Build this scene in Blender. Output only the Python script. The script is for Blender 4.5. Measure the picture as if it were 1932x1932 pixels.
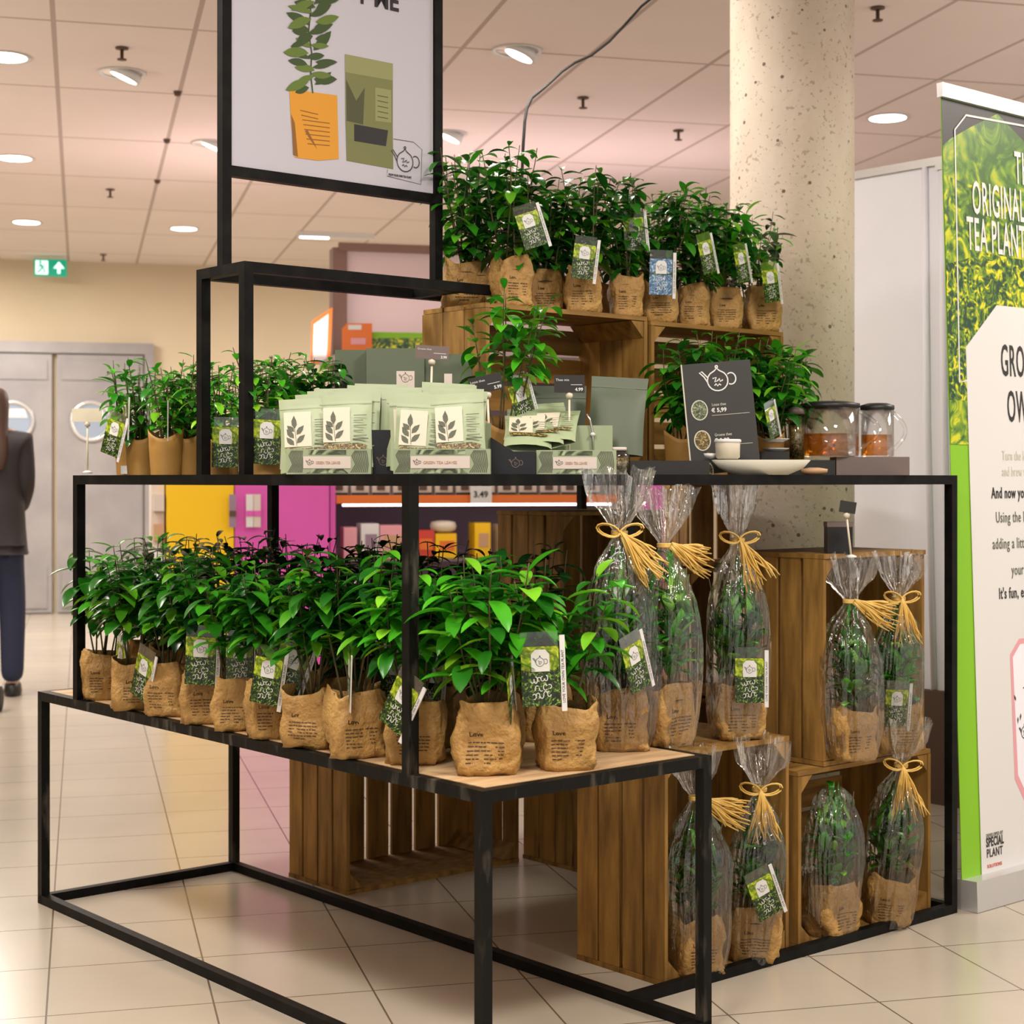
import bpy, math, random
from mathutils import Vector, Matrix, noise
sc = bpy.context.scene
for o in list(bpy.data.objects): bpy.data.objects.remove(o)
C = sc.collection
PI = math.pi
# ---------------------------------------------------------------- camera, light, exposure
FPX = 3134.0; HY = 905.0; CH = 1.2
cd = bpy.data.cameras.new('camera'); cam = bpy.data.objects.new('camera', cd); C.objects.link(cam)
cam.location = (0, 0, CH); cam.rotation_euler = (PI/2, 0, 0)
cd.sensor_width = 36; cd.lens = FPX/1932*36; cd.shift_y = -(966-HY)/1932
cd.clip_start = .05; cd.clip_end = 100
cd.dof.use_dof = True; cd.dof.focus_distance = 3.9; cd.dof.aperture_fstop = 6.3
sc.camera = cam
sc.view_settings.view_transform = 'Standard'; sc.view_settings.look = 'None'
sc.view_settings.gamma = 1; sc.view_settings.use_curve_mapping = False
sc.view_settings.exposure = .22
sc.cycles.transparent_max_bounces = 24; sc.cycles.max_bounces = 8
w = bpy.data.worlds.new('world'); sc.world = w; w.use_nodes = True
w.node_tree.nodes['Background'].inputs[0].default_value = (1.0, .93, .87, 1)
w.node_tree.nodes['Background'].inputs[1].default_value = .74
def area(name, loc, size, energy, col=(1, .93, .84), rot=(0, 0, 0), sy=None):
    l = bpy.data.lights.new(name, 'AREA'); l.energy = energy; l.color = col; l.size = size
    if sy: l.shape = 'RECTANGLE'; l.size_y = sy
    o = bpy.data.objects.new(name, l); C.objects.link(o); o.location = loc; o.rotation_euler = rot; return o
area('ceiling_area_light', (-.6, 1.7, 3.10), .5, 62, sy=1.2)
area('ceiling_area_light', (1.4, 2.2, 3.10), .5, 62, sy=.5)
area('ceiling_area_light', (-2.2, 3.8, 3.10), .5, 62, sy=.5)
area('ceiling_area_light', (.0, 5.6, 3.10), .4, 24, sy=.4)
area('ceiling_area_light', (-3.4, 8.5, 3.10), 1.2, 90, sy=2)
area('ceiling_area_light', (-4.5, 12.5, 3.10), 1.2, 150, sy=1.5)  # added to brighten the back wall, no fixture there
area('ceiling_area_light', (-.5, 13.0, 3.10), 1.2, 110, sy=1.5)  # another added fill for the back wall
area('ceiling_area_light', (3.2, 5.0, 3.10), 1.0, 70, sy=1)
UP = (PI, 0, 0)                       # upward fill added to brighten the ceiling, no fixtures behind it
area('ceiling_fill_uplight', (-5.6, 6.5, 1.5), 2.5, 95, (1, .90, .82), UP, sy=4)
area('ceiling_fill_uplight', (5.0, 5.5, 1.5), 2.5, 75, (1, .88, .80), UP, sy=4)
area('ceiling_fill_uplight', (-.5, -1.2, 1.6), 3, 80, (1, .90, .84), UP, sy=2)
area('pink_ceiling_fill', (-.4, 10.0, 1.96), 3.6, 26, (1, .76, .76), UP, sy=.5)  # added pinkish fill for the ceiling above the cabinet

# ---------------------------------------------------------------- coordinate helpers
DB = Vector((.7617, .648, 0)); DA = Vector((-.648, .7617, 0)); ANG = math.atan2(.648, .7617)
F0 = Vector((-.0554, 3.214, 0))
def W(u, v, z=0): p = F0 + DA*u + DB*v; return Vector((p.x, p.y, z))
def pix(x, y, z):                     # a spot seen at (x,y) on the level plane z
    Y = (CH-z)*FPX/(y-HY); return Vector(((x-966)/FPX*Y, Y, z))
def at(x, y, Y): return Vector(((x-966)/FPX*Y, Y, CH-(y-HY)/FPX*Y))
def onplane(x, y, P0, ex, ez):
    d = Vector(((x-966)/FPX, 1, -(y-HY)/FPX)); n = ex.cross(ez); o = Vector((0, 0, CH))
    t = (P0-o).dot(n)/d.dot(n); q = o+d*t-P0; return q.dot(ex), q.dot(ez)
RN = Vector((-.2505, .9681, 0)); RR = Vector((.9681, .2505, 0)); RANG = math.atan2(.2505, .9681)
def RW(r, n, z=0): p = RR*r+RN*n; return Vector((p.x, p.y, z))

# ---------------------------------------------------------------- materials
M = {}
def mat(name, col, rough=.5, metal=0, **kw):
    m = bpy.data.materials.new(name); m.use_nodes = True; nt = m.node_tree; b = nt.nodes['Principled BSDF']
    b.inputs['Base Color'].default_value = (*col, 1); b.inputs['Roughness'].default_value = rough; b.inputs['Metallic'].default_value = metal
    for k, v in kw.items(): b.inputs[k.replace('_', ' ')].default_value = v
    M[name] = m; return m
def N(m, t, **kw):
    n = m.node_tree.nodes.new(t)
    for k, v in kw.items(): setattr(n, k, v)
    return n
def L(m, a, b): m.node_tree.links.new(a, b)
def bs(m): return m.node_tree.nodes['Principled BSDF']
def noisecol(name, c1, c2, scale=8, rough=.6, stretch=(1, 1, 1), bump=.0, detail=4, lo=.35, hi=.65, metal=0, island=0, bscale=None, coord='Object', bd=.01):
    m = mat(name, c1, rough, metal)
    tc = N(m, 'ShaderNodeTexCoord'); mp = N(m, 'ShaderNodeMapping'); mp.inputs['Scale'].default_value = stretch
    L(m, tc.outputs[coord], mp.inputs[0]); nz = N(m, 'ShaderNodeTexNoise'); nz.inputs['Scale'].default_value = scale; nz.inputs['Detail'].default_value = detail
    L(m, mp.outputs[0], nz.inputs['Vector'])
    r = N(m, 'ShaderNodeValToRGB'); r.color_ramp.elements[0].position = lo; r.color_ramp.elements[1].position = hi
    r.color_ramp.elements[0].color = (*c1, 1); r.color_ramp.elements[1].color = (*c2, 1)
    L(m, nz.outputs[0], r.inputs[0]); out = r.outputs[0]
    if island:
        g = N(m, 'ShaderNodeNewGeometry'); mr = N(m, 'ShaderNodeMapRange'); mr.inputs[3].default_value = 1-island; mr.inputs[4].default_value = 1+island*.6
        L(m, g.outputs['Random Per Island'], mr.inputs[0]); mx = N(m, 'ShaderNodeVectorMath', operation='SCALE'); L(m, out, mx.inputs[0]); L(m, mr.outputs[0], mx.inputs['Scale']); out = mx.outputs[0]
        ad = N(m, 'ShaderNodeVectorMath', operation='ADD'); sc3 = N(m, 'ShaderNodeVectorMath', operation='SCALE'); cb = N(m, 'ShaderNodeCombineXYZ')
        for i in range(3): L(m, g.outputs['Random Per Island'], cb.inputs[i])
        sc3.inputs['Scale'].default_value = 7; L(m, cb.outputs[0], sc3.inputs[0]); L(m, tc.outputs[coord], ad.inputs[0]); L(m, sc3.outputs[0], ad.inputs[1]); L(m, ad.outputs[0], mp.inputs[0])
    L(m, out, bs(m).inputs['Base Color'])
    if bump:
        bp = N(m, 'ShaderNodeBump'); bp.inputs['Strength'].default_value = bump; bp.inputs['Distance'].default_value = bd
        if bscale:
            n2 = N(m, 'ShaderNodeTexNoise'); n2.inputs['Scale'].default_value = bscale; n2.inputs['Detail'].default_value = 5; L(m, tc.outputs[coord], n2.inputs['Vector']); L(m, n2.outputs[0], bp.inputs['Height'])
        else: L(m, nz.outputs[0], bp.inputs['Height'])
        L(m, bp.outputs[0], bs(m).inputs['Normal'])
    return m
def emis(name, col, s, base=(.8, .8, .8)):
    m = mat(name, base, .5); bs(m).inputs['Emission Color'].default_value = (*col, 1); bs(m).inputs['Emission Strength'].default_value = s; return m
noisecol('metal', (.003, .003, .003), (.010, .009, .008), 18, .5, bump=.1, lo=.45, hi=.75)
noisecol('metal_worn', (.006, .006, .005), (.085, .075, .06), 30, .42, stretch=(1, 1, .25), bump=.15, lo=.56, hi=.78, detail=8)
for nm_, st_ in (('crate_wood', (5, 5, .7)), ('crate_wood_long', (.7, 5, 5))):
    noisecol(nm_, (.155, .075, .012), (.40, .215, .045), 7, .66, stretch=st_, bump=.3, island=.38, bscale=60, bd=.003, lo=.3, hi=.7, detail=7)
noisecol('board_wood', (.44, .27, .13), (.60, .42, .24), 5, .55, stretch=(1, 6, 1), bump=.1)
noisecol('kraft', (.34, .185, .05), (.47, .275, .08), 14, .6, bump=.2, bscale=45, bd=.003)
m_ = M['kraft']; v_ = N(m_, 'ShaderNodeTexVoronoi'); v_.feature = 'SMOOTH_F1'; v_.inputs['Scale'].default_value = 11; v_.inputs['Smoothness'].default_value = .12; t_ = N(m_, 'ShaderNodeTexCoord'); mp_ = N(m_, 'ShaderNodeMapping'); mp_.inputs['Scale'].default_value = (1, 1, .6)
nz_ = N(m_, 'ShaderNodeTexNoise'); nz_.inputs['Scale'].default_value = 12; mx_ = N(m_, 'ShaderNodeMix', data_type='VECTOR'); mx_.inputs[0].default_value = .06; L(m_, t_.outputs['Object'], mp_.inputs[0]); L(m_, mp_.outputs[0], mx_.inputs[4]); L(m_, nz_.outputs['Color'], mx_.inputs[5]); L(m_, mx_.outputs[1], v_.inputs['Vector'])
b_ = N(m_, 'ShaderNodeBump'); b_.inputs['Strength'].default_value = .9; b_.inputs['Distance'].default_value = .010; L(m_, v_.outputs['Distance'], b_.inputs['Height']); L(m_, bs(m_).inputs['Normal'].links[0].from_socket, b_.inputs['Normal']); L(m_, b_.outputs[0], bs(m_).inputs['Normal'])
noisecol('kraft_smooth', (.40, .21, .045), (.47, .26, .065), 12, .55, bump=.1, bscale=30)
noisecol('soil', (.008, .004, .002), (.05, .028, .014), 90, .9, bump=.8)
noisecol('stem', (.045, .05, .012), (.11, .07, .028), 30, .6)
noisecol('plaster', (.62, .52, .37), (.66, .555, .40), 1.2, .85)
noisecol('steel_door', (.29, .27, .28), (.35, .33, .33), 3, .4, metal=.2)
noisecol('concrete', (.44, .355, .275), (.58, .50, .42), 3.2, .85, stretch=(1, 1, .5), bump=.25, bscale=40)
noisecol('white_fabric', (.80, .80, .88), (.85, .85, .92), 2, .8)
noisecol('raffia', (.62, .37, .07), (.80, .55, .16), 30, .55, stretch=(1, 1, .3))
for k_ in ('metal', 'metal_worn'): bs(M[k_]).inputs['Specular IOR Level'].default_value = .13
mat('black', (.008, .008, .009), .45); mat('print', (.06, .03, .012), .7); mat('white', (.71, .71, .70), .45)
mat('offwhite', (.62, .60, .50), .4); mat('cream', (.66, .60, .47), .35); mat('dark_grey', (.016, .015, .014), .5)
mat('taupe', (.16, .12, .11), .5); mat('sage', (.32, .38, .235), .45); mat('sage_light', (.34, .41, .245), .42)
mat('sage_dark', (.085, .11, .07), .5); mat('box_green', (.12, .15, .095), .6); mat('navy', (.006, .007, .012), .4)
mat('leafprint', (.10, .11, .075), .6); mat('pink_plate', (.66, .58, .52), .5); mat('chrome', (.7, .7, .7), .2, 1)
mat('alu', (.62, .62, .62), .35, .6); mat('sign_paper', (.47, .46, .52), .5); mat('lime', (.22, .52, .01), .5)
mat('orange', (.75, .17, .02), .45); mat('yellow', (.90, .56, .0), .45); mat('magenta', (.70, .10, .47), .45)
mat('purple_grey', (.30, .20, .28), .5); mat('brown_dark', (.10, .055, .035), .6); mat('pale_wall', (.50, .42, .40), .8); mat('taupe_wall', (.33, .27, .24), .8)
mat('orange_bag', (.62, .27, .015), .6); mat('orange_bag_dark', (.22, .09, .012), .6); mat('print_leaf', (.03, .06, .01), .6); mat('print_leaf_light', (.10, .16, .02), .6)
mat('olive', (.155, .165, .055), .5); mat('olive_dark', (.055, .06, .02), .5); mat('olive_light', (.24, .25, .10), .5)
mat('skin', (.55, .34, .26), .5); mat('hair', (.055, .025, .014), .45); mat('jacket', (.018, .014, .016), .7); mat('jeans', (.012, .018, .05), .8); mat('jumper', (.008, .02, .018), .8)
mat('rubber', (.01, .01, .011), .7); mat('cable', (.012, .010, .010), .8); mat('pink', (.75, .35, .40), .5); mat('red', (.6, .05, .03), .5); mat('petal', (.75, .2, .4), .5)
mat('tan_plastic', (.55, .33, .18), .5); mat('pane_blue', (.30, .36, .46), .15); mat('exit_green', (.0, .22, .12), .4)
bs(M['exit_green']).inputs['Emission Color'].default_value = (0, .42, .24, 1); bs(M['exit_green']).inputs['Emission Strength'].default_value = .5
emis('exit_white', (.6, 1, .9), 1.2); emis('lamp_disc', (1, .93, .82), 9); emis('tube_glow', (1, .82, .86), 4)
mat('blue_print', (.05, .16, .32), .4)
# leaves: colour varies leaf by leaf
def leafmat(name, stops, rough=.27):
    m = mat(name, (0, .1, 0), rough); g = N(m, 'ShaderNodeNewGeometry'); oi = N(m, 'ShaderNodeObjectInfo')
    r = N(m, 'ShaderNodeValToRGB'); cr = r.color_ramp
    while len(cr.elements) < len(stops): cr.elements.new(.5)
    for e, (p, c) in zip(cr.elements, stops): e.position = p; e.color = (*c, 1)
    L(m, g.outputs['Random Per Island'], r.inputs[0])
    hs = N(m, 'ShaderNodeHueSaturation'); mr = N(m, 'ShaderNodeMapRange'); mr.inputs[3].default_value = .75; mr.inputs[4].default_value = 1.3
    L(m, oi.outputs['Random'], mr.inputs[0]); L(m, mr.outputs[0], hs.inputs['Value']); L(m, r.outputs[0], hs.inputs['Color'])
    L(m, hs.outputs[0], bs(m).inputs['Base Color'])
    tr = N(m, 'ShaderNodeBsdfTranslucent'); L(m, hs.outputs[0], tr.inputs[0]); mx = N(m, 'ShaderNodeMixShader'); mx.inputs[0].default_value = .22
    o = m.node_tree.nodes['Material Output']; L(m, bs(m).outputs[0], mx.inputs[1]); L(m, tr.outputs[0], mx.inputs[2]); L(m, mx.outputs[0], o.inputs[0])
leafmat('leaf', [(0, (.006, .040, .008)), (.4, (.016, .13, .010)), (.75, (.040, .27, .012)), (1, (.16, .46, .02))])
leafmat('leaf_bright', [(0, (.012, .10, .010)), (.4, (.030, .25, .012)), (.8, (.07, .42, .015)), (1, (.27, .58, .03))])
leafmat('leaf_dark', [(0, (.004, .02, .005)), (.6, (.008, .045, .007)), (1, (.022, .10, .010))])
def clear(name, tint, lo, hi, rough=.12, bump=0, bscale=30, bd=.004):
    m = bpy.data.materials.new(name); m.use_nodes = True; nt = m.node_tree; nt.nodes.remove(nt.nodes['Principled BSDF'])
    o = nt.nodes['Material Output']; t = N(m, 'ShaderNodeBsdfTransparent'); t.inputs[0].default_value = (*tint, 1)
    g = N(m, 'ShaderNodeBsdfGlossy'); g.inputs['Roughness'].default_value = rough; g.inputs[0].default_value = (1, 1, 1, 1)
    lw = N(m, 'ShaderNodeLayerWeight'); lw.inputs[0].default_value = .35; mr = N(m, 'ShaderNodeMapRange'); mr.inputs[3].default_value = lo; mr.inputs[4].default_value = hi
    L(m, lw.outputs['Fresnel'], mr.inputs[0]); mx = N(m, 'ShaderNodeMixShader'); L(m, mr.outputs[0], mx.inputs[0]); L(m, t.outputs[0], mx.inputs[1]); L(m, g.outputs[0], mx.inputs[2]); L(m, mx.outputs[0], o.inputs[0])
    if bump:
        tc = N(m, 'ShaderNodeTexCoord'); nz = N(m, 'ShaderNodeTexNoise'); nz.inputs['Scale'].default_value = bscale; nz.inputs['Detail'].default_value = 3; nz.inputs['Distortion'].default_value = 1.5
        mp = N(m, 'ShaderNodeMapping'); mp.inputs['Scale'].default_value = (1, 1, .3); L(m, tc.outputs['Object'], mp.inputs[0]); L(m, mp.outputs[0], nz.inputs['Vector'])
        bp = N(m, 'ShaderNodeBump'); bp.inputs['Strength'].default_value = bump; bp.inputs['Distance'].default_value = bd; L(m, nz.outputs[0], bp.inputs['Height']); L(m, bp.outputs[0], g.inputs['Normal']); L(m, bp.outputs[0], lw.inputs['Normal'])
    M[name] = m; return m
clear('cellophane', (.97, .97, .96), .07, .62, .06, .9, 34, .012)
clear('glass', (.98, .985, .98), .05, .55, .02); clear('tea', (.86, .50, .14), .03, .3, .03); clear('clear_plastic', (.9, .92, .9), .04, .5, .1)
clear('jar_glass', (.88, .88, .80), .06, .7, .05)
# tag picture: lime top with leaves, dark bottom
def grn(name, dark, mid, lite, scale, blue=False):
    m = mat(name, dark, .35); tc = N(m, 'ShaderNodeTexCoord'); v = N(m, 'ShaderNodeTexNoise'); v.inputs['Scale'].default_value = scale; v.inputs['Distortion'].default_value = 2.2; v.inputs['Detail'].default_value = 3
    L(m, tc.outputs['Object'], v.inputs['Vector']); r = N(m, 'ShaderNodeValToRGB'); cr = r.color_ramp; cr.elements.new(.5); cr.elements[0].position = .42; cr.elements[1].position = .54; cr.elements[2].position = .64
    for e, c in zip(cr.elements, (dark, mid, lite)): e.color = (*c, 1)
    L(m, v.outputs[0], r.inputs[0]); L(m, r.outputs[0], bs(m).inputs['Base Color'])
grn('tag_lime', (.10, .17, .01), (.30, .42, .01), (.55, .62, .05), 60); grn('tag_dark', (.006, .014, .006), (.02, .05, .008), (.26, .42, .06), 110)
grn('tag_blue', (.03, .10, .22), (.12, .25, .42), (.45, .6, .75), 90)
grn('hills', (.03, .10, .02), (.18, .34, .01), (.62, .62, .01), 14); grn('hills_far', (.05, .14, .02), (.14, .30, .02), (.42, .48, .02), 9); grn('tea_leaves', (.01, .05, .02), (.14, .28, .01), (.75, .68, .01), 26)
grn('pattern', (.05, .06, .035), (.20, .25, .14), (.40, .47, .30), 26); grn('dry_tea', (.05, .03, .01), (.20, .14, .04), (.48, .38, .14), 120); grn('dry_tea_green', (.03, .04, .02), (.15, .19, .09), (.4, .45, .3), 150)

# ---------------------------------------------------------------- mesh builder
class MB:
    def __init__(s): s.v = []; s.f = []; s.m = []; s.mats = []; s.cur = 0; s.smooth = False
    def use(s, name):
        if name not in s.mats: s.mats.append(name)
        s.cur = s.mats.index(name); return s
    def add(s, vs, fs):
        o = len(s.v); s.v += [tuple(p) for p in vs]; s.f += [tuple(i+o for i in f) for f in fs]; s.m += [s.cur]*len(fs); return s
    def box(s, x0, y0, z0, x1, y1, z1, T=None):
        vs = [Vector(p) for p in ((x0, y0, z0), (x1, y0, z0), (x1, y1, z0), (x0, y1, z0), (x0, y0, z1), (x1, y0, z1), (x1, y1, z1), (x0, y1, z1))]
        if T: vs = [T @ p for p in vs]
        return s.add(vs, [(0, 3, 2, 1), (4, 5, 6, 7), (0, 1, 5, 4), (1, 2, 6, 5), (2, 3, 7, 6), (3, 0, 4, 7)])
    def bar(s, a, b, w):                       # square bar
        a = Vector(a); b = Vector(b); d = (b-a).normalized(); up = Vector((0, 0, 1)) if abs(d.z) < .9 else Vector((1, 0, 0))
        x = d.cross(up).normalized()*w/2; y = x.cross(d).normalized()*w/2
        vs = [p+i*x+j*y for p in (a, b) for i, j in ((-1, -1), (1, -1), (1, 1), (-1, 1))]
        return s.add(vs, [(3, 2, 1, 0), (4, 5, 6, 7), (0, 1, 5, 4), (1, 2, 6, 5), (2, 3, 7, 6), (3, 0, 4, 7)])
    def tube(s, pts, r, n=6, flat=1.0):
        pts = [Vector(p) for p in pts]; rs = r if isinstance(r, (list, tuple)) else [r]*len(pts); vs = []; fs = []
        ref = Vector((.31, .17, .93))
        for i, p in enumerate(pts):
            d = (pts[min(i+1, len(pts)-1)]-pts[max(i-1, 0)]).normalized(); a = d.cross(ref)
            if a.length < .05: a = d.cross(Vector((1, 0, 0)))
            a.normalize(); b = d.cross(a)
            for k in range(n):
                t = 2*PI*k/n; vs.append(p+(a*math.cos(t)+b*math.sin(t)*flat)*rs[i])
        for i in range(len(pts)-1):
            for k in range(n): fs.append((i*n+k, i*n+(k+1) % n, (i+1)*n+(k+1) % n, (i+1)*n+k))
        fs.append(tuple(range(n))[::-1]); fs.append(tuple((len(pts)-1)*n+k for k in range(n)))
        return s.add(vs, fs)
    def lathe(s, prof, n=32, T=None, cap=True):
        vs = []; fs = []
        for r, z in prof:
            for k in range(n): t = 2*PI*k/n; vs.append(Vector((r*math.cos(t), r*math.sin(t), z)))
        if T: vs = [T @ p for p in vs]
        for i in range(len(prof)-1):
            for k in range(n): fs.append((i*n+k, i*n+(k+1) % n, (i+1)*n+(k+1) % n, (i+1)*n+k))
        if cap: fs.append(tuple(range(n))[::-1]); fs.append(tuple((len(prof)-1)*n+k for k in range(n)))
        return s.add(vs, fs)
    def prism(s, poly, y0, y1):               # poly of (x,z), depth in y
        n = len(poly); vs = [(x, y0, z) for x, z in poly]+[(x, y1, z) for x, z in poly]
        return s.add(vs, [tuple(range(n)), tuple(range(2*n-1, n-1, -1))]+[(i, i+n, (i+1) % n+n, (i+1) % n) for i in range(n)])
    def flat(s, poly, y): n = len(poly); return s.add([(x, y, z) for x, z in poly], [tuple(range(n))])
    def stroke(s, pts, w, y):
        vs = []; fs = []; P = [Vector((a, b)) for a, b in pts]
        for i, p in enumerate(P):
            d = P[min(i+1, len(P)-1)]-P[max(i-1, 0)]; d = d.normalized() if d.length > 1e-9 else Vector((1, 0)); nn = Vector((-d.y, d.x))*w/2
            vs += [(p.x+nn.x, y, p.y+nn.y), (p.x-nn.x, y, p.y-nn.y)]
        for i in range(len(P)-1): fs.append((2*i, 2*i+1, 2*i+3, 2*i+2))
        return s.add(vs, fs)
    def grid(s, rows, closed=False):
        n = len(rows[0]); vs = [p for r in rows for p in r]; fs = []
        for i in range(len(rows)-1):
            for k in range(n if closed else n-1): fs.append((i*n+k, i*n+(k+1) % n, (i+1)*n+(k+1) % n, (i+1)*n+k))
        return s.add(vs, fs)
    def mesh(s, name, m=None, smooth=False):
        me = bpy.data.meshes.new(name); me.from_pydata(s.v, [], s.f)
        if m and not s.mats: s.mats = [m]
        for q in s.mats: me.materials.append(M[q])
        me.polygons.foreach_set('material_index', s.m)
        if smooth: me.polygons.foreach_set('use_smooth', [True]*len(me.polygons))
        me.update(); return me
    def build(s, name, m=None, parent=None, smooth=False): return link(name, s.mesh(name, m, smooth), parent)
def link(name, me, parent=None, loc=None, rot=None):
    o = bpy.data.objects.new(name, me); C.objects.link(o)
    if parent: o.parent = parent
    if loc: o.location = loc
    if rot: o.rotation_euler = rot
    return o
def tag(o, label, cat, group=None):
    o['label'] = label; o['category'] = cat
    if group: o['group'] = group
    return o
def thing(name, label, cat, loc=(0, 0, 0), rz=0, group=None, rot=None):
    o = bpy.data.objects.new(name, None); C.objects.link(o); o.location = loc; o.rotation_euler = rot or (0, 0, rz); o.empty_display_size = .05
    return tag(o, label, cat, group)
def struct(o): o['kind'] = 'structure'; return o
_tc = {}
def textmesh(body, size, m, sx=1.0, weight=0, align='LEFT', space=1.0, depth=.0004, shear=0):
    cu = bpy.data.curves.new('lettering', 'FONT'); cu.body = body; cu.size = size; cu.extrude = depth; cu.offset = weight; cu.align_x = align; cu.space_character = space; cu.resolution_u = 3; cu.shear = shear
    o = bpy.data.objects.new('lettering', cu); C.objects.link(o); bpy.context.view_layer.update()
    dg = bpy.context.evaluated_depsgraph_get(); me = bpy.data.meshes.new_from_object(o.evaluated_get(dg)); bpy.data.objects.remove(o)
    for v in me.vertices: v.co = Vector((v.co.x*sx, -v.co.z, v.co.y))     # upright, facing -y
    me.materials.clear(); me.materials.append(M[m]); return me
def text(parent, body, x, z, y, size, m, name='lettering', **kw): return link(name, textmesh(body, size, m, **kw), parent, (x, y, z))
def teapot(mb, cx, cz, s, w, y):              # outline of a hand-drawn teapot
    A = lambda a0, a1, rx, rz, ox=0, oz=0, n=14: [(cx+s*(ox+rx*math.cos(math.radians(a0+(a1-a0)*i/n))), cz+s*(oz+rz*math.sin(math.radians(a0+(a1-a0)*i/n)))) for i in range(n+1)]
    mb.stroke(A(135, 405, .42, .42), w, y); mb.stroke([(cx-.30*s, cz+.30*s), (cx-.1*s, cz+.42*s), (cx, cz+.52*s), (cx+.1*s, cz+.42*s), (cx+.30*s, cz+.30*s)], w, y)
    mb.stroke([(cx-.41*s, cz-.05*s), (cx-.55*s, cz+.2*s), (cx-.72*s, cz+.38*s), (cx-.62*s, cz+.42*s), (cx-.40*s, cz+.16*s)], w, y)
    mb.stroke(A(-120, 130, .2, .24, .55, .05), w, y); mb.stroke(A(0, 360, .05, .05, 0, .58, 8), w, y)
    mb.stroke([(cx-.2*s, cz+.1*s), (cx-.05*s, cz+.14*s), (cx-.12*s, cz-.05*s), (cx, cz), (cx+.08*s, cz+.08*s), (cx+.1*s, cz-.04*s), (cx+.22*s, cz+.02*s)], w, y)
    mb.stroke([(cx-.14*s, cz-.2*s), (cx-.08*s, cz-.12*s), (cx-.02*s, cz-.22*s), (cx+.06*s, cz-.14*s), (cx+.12*s, cz-.2*s)], w, y)

# ---------------------------------------------------------------- room
CZ = 3.17
def gridmat(name, col, col2, line, px, py, phx, phy, wx, rough, bumpy=0, spec=.5):
    m = mat(name, col, rough); bs(m).inputs['Specular IOR Level'].default_value = spec
    tc = N(m, 'ShaderNodeTexCoord'); sp = N(m, 'ShaderNodeSeparateXYZ'); L(m, tc.outputs['Object'], sp.inputs[0]); outs = []
    for i, (p, ph) in enumerate(((px, phx), (py, phy))):
        a = N(m, 'ShaderNodeMath', operation='SUBTRACT'); L(m, sp.outputs[i], a.inputs[0]); a.inputs[1].default_value = ph - wx/2
        b = N(m, 'ShaderNodeMath', operation='DIVIDE'); L(m, a.outputs[0], b.inputs[0]); b.inputs[1].default_value = p
        c = N(m, 'ShaderNodeMath', operation='FRACT'); L(m, b.outputs[0], c.inputs[0])
        d = N(m, 'ShaderNodeMath', operation='LESS_THAN'); L(m, c.outputs[0], d.inputs[0]); d.inputs[1].default_value = wx/p; outs.append(d.outputs[0])
    mxm = N(m, 'ShaderNodeMath', operation='MAXIMUM'); L(m, outs[0], mxm.inputs[0]); L(m, outs[1], mxm.inputs[1])
    nz = N(m, 'ShaderNodeTexNoise'); nz.inputs['Scale'].default_value = 1.4; nz.inputs['Detail'].default_value = 6; L(m, tc.outputs['Object'], nz.inputs['Vector'])
    r = N(m, 'ShaderNodeValToRGB'); r.color_ramp.elements[0].color = (*col, 1); r.color_ramp.elements[1].color = (*col2, 1); r.color_ramp.elements[0].position = .35; r.color_ramp.elements[1].position = .65; L(m, nz.outputs[0], r.inputs[0])
    mx = N(m, 'ShaderNodeMix', data_type='RGBA'); L(m, mxm.outputs[0], mx.inputs[0]); L(m, r.outputs[0], mx.inputs[6]); mx.inputs[7].default_value = (*line, 1); L(m, mx.outputs[2], bs(m).inputs['Base Color'])
    bp = N(m, 'ShaderNodeBump', invert=True); bp.inputs['Strength'].default_value = .6; bp.inputs['Distance'].default_value = .003; L(m, mxm.outputs[0], bp.inputs['Height']); L(m, bp.outputs[0], bs(m).inputs['Normal'])
gridmat('floor_tiles', (.42, .37, .30), (.475, .42, .34), (.13, .10, .075), .37, .376, -.078, 4.235, .0045, .22, spec=.5)
gridmat('ceiling_tiles', (.76, .67, .63), (.79, .70, .66), (.48, .40, .36), .6, 1.25, -.12, 8.643, .022, .9, spec=.1)
def slab(name, m, r0, n0, r1, n1, z0, z1):
    o = MB().box(r0, n0, z0, r1, n1, z1).build(name, m); o.rotation_euler = (0, 0, RANG); return struct(o)
slab('floor', 'floor_tiles', -9, -5, 12, 15.6, -.1, 0)
slab('ceiling', 'ceiling_tiles', -9, -5, 12, 15.6, CZ, CZ+.1)
slab('wall_back', 'plaster', -9, 15.5, 12, 15.7, 0, CZ)
slab('wall_left', 'plaster', -9.2, -5, -9, 15.6, 0, CZ)
# concrete column
cp = at(1494, 905, 5.6)
cr_ = MB()
m = M['concrete']                             # pits
tc = N(m, 'ShaderNodeTexCoord'); vo = N(m, 'ShaderNodeTexVoronoi'); vo.inputs['Scale'].default_value = 16; L(m, tc.outputs['Object'], vo.inputs['Vector'])
lt = N(m, 'ShaderNodeMath', operation='LESS_THAN'); L(m, vo.outputs['Distance'], lt.inputs[0]); lt.inputs[1].default_value = .10
n3 = N(m, 'ShaderNodeTexNoise'); n3.inputs['Scale'].default_value = 70; L(m, tc.outputs['Object'], n3.inputs['Vector'])
l2 = N(m, 'ShaderNodeMath', operation='GREATER_THAN'); L(m, n3.outputs[0], l2.inputs[0]); l2.inputs[1].default_value = .64
mxx = N(m, 'ShaderNodeMath', operation='MAXIMUM'); L(m, lt.outputs[0], mxx.inputs[0]); ml = N(m, 'ShaderNodeMath', operation='MULTIPLY'); L(m, l2.outputs[0], ml.inputs[0]); ml.inputs[1].default_value = .45; L(m, ml.outputs[0], mxx.inputs[1])
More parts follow.
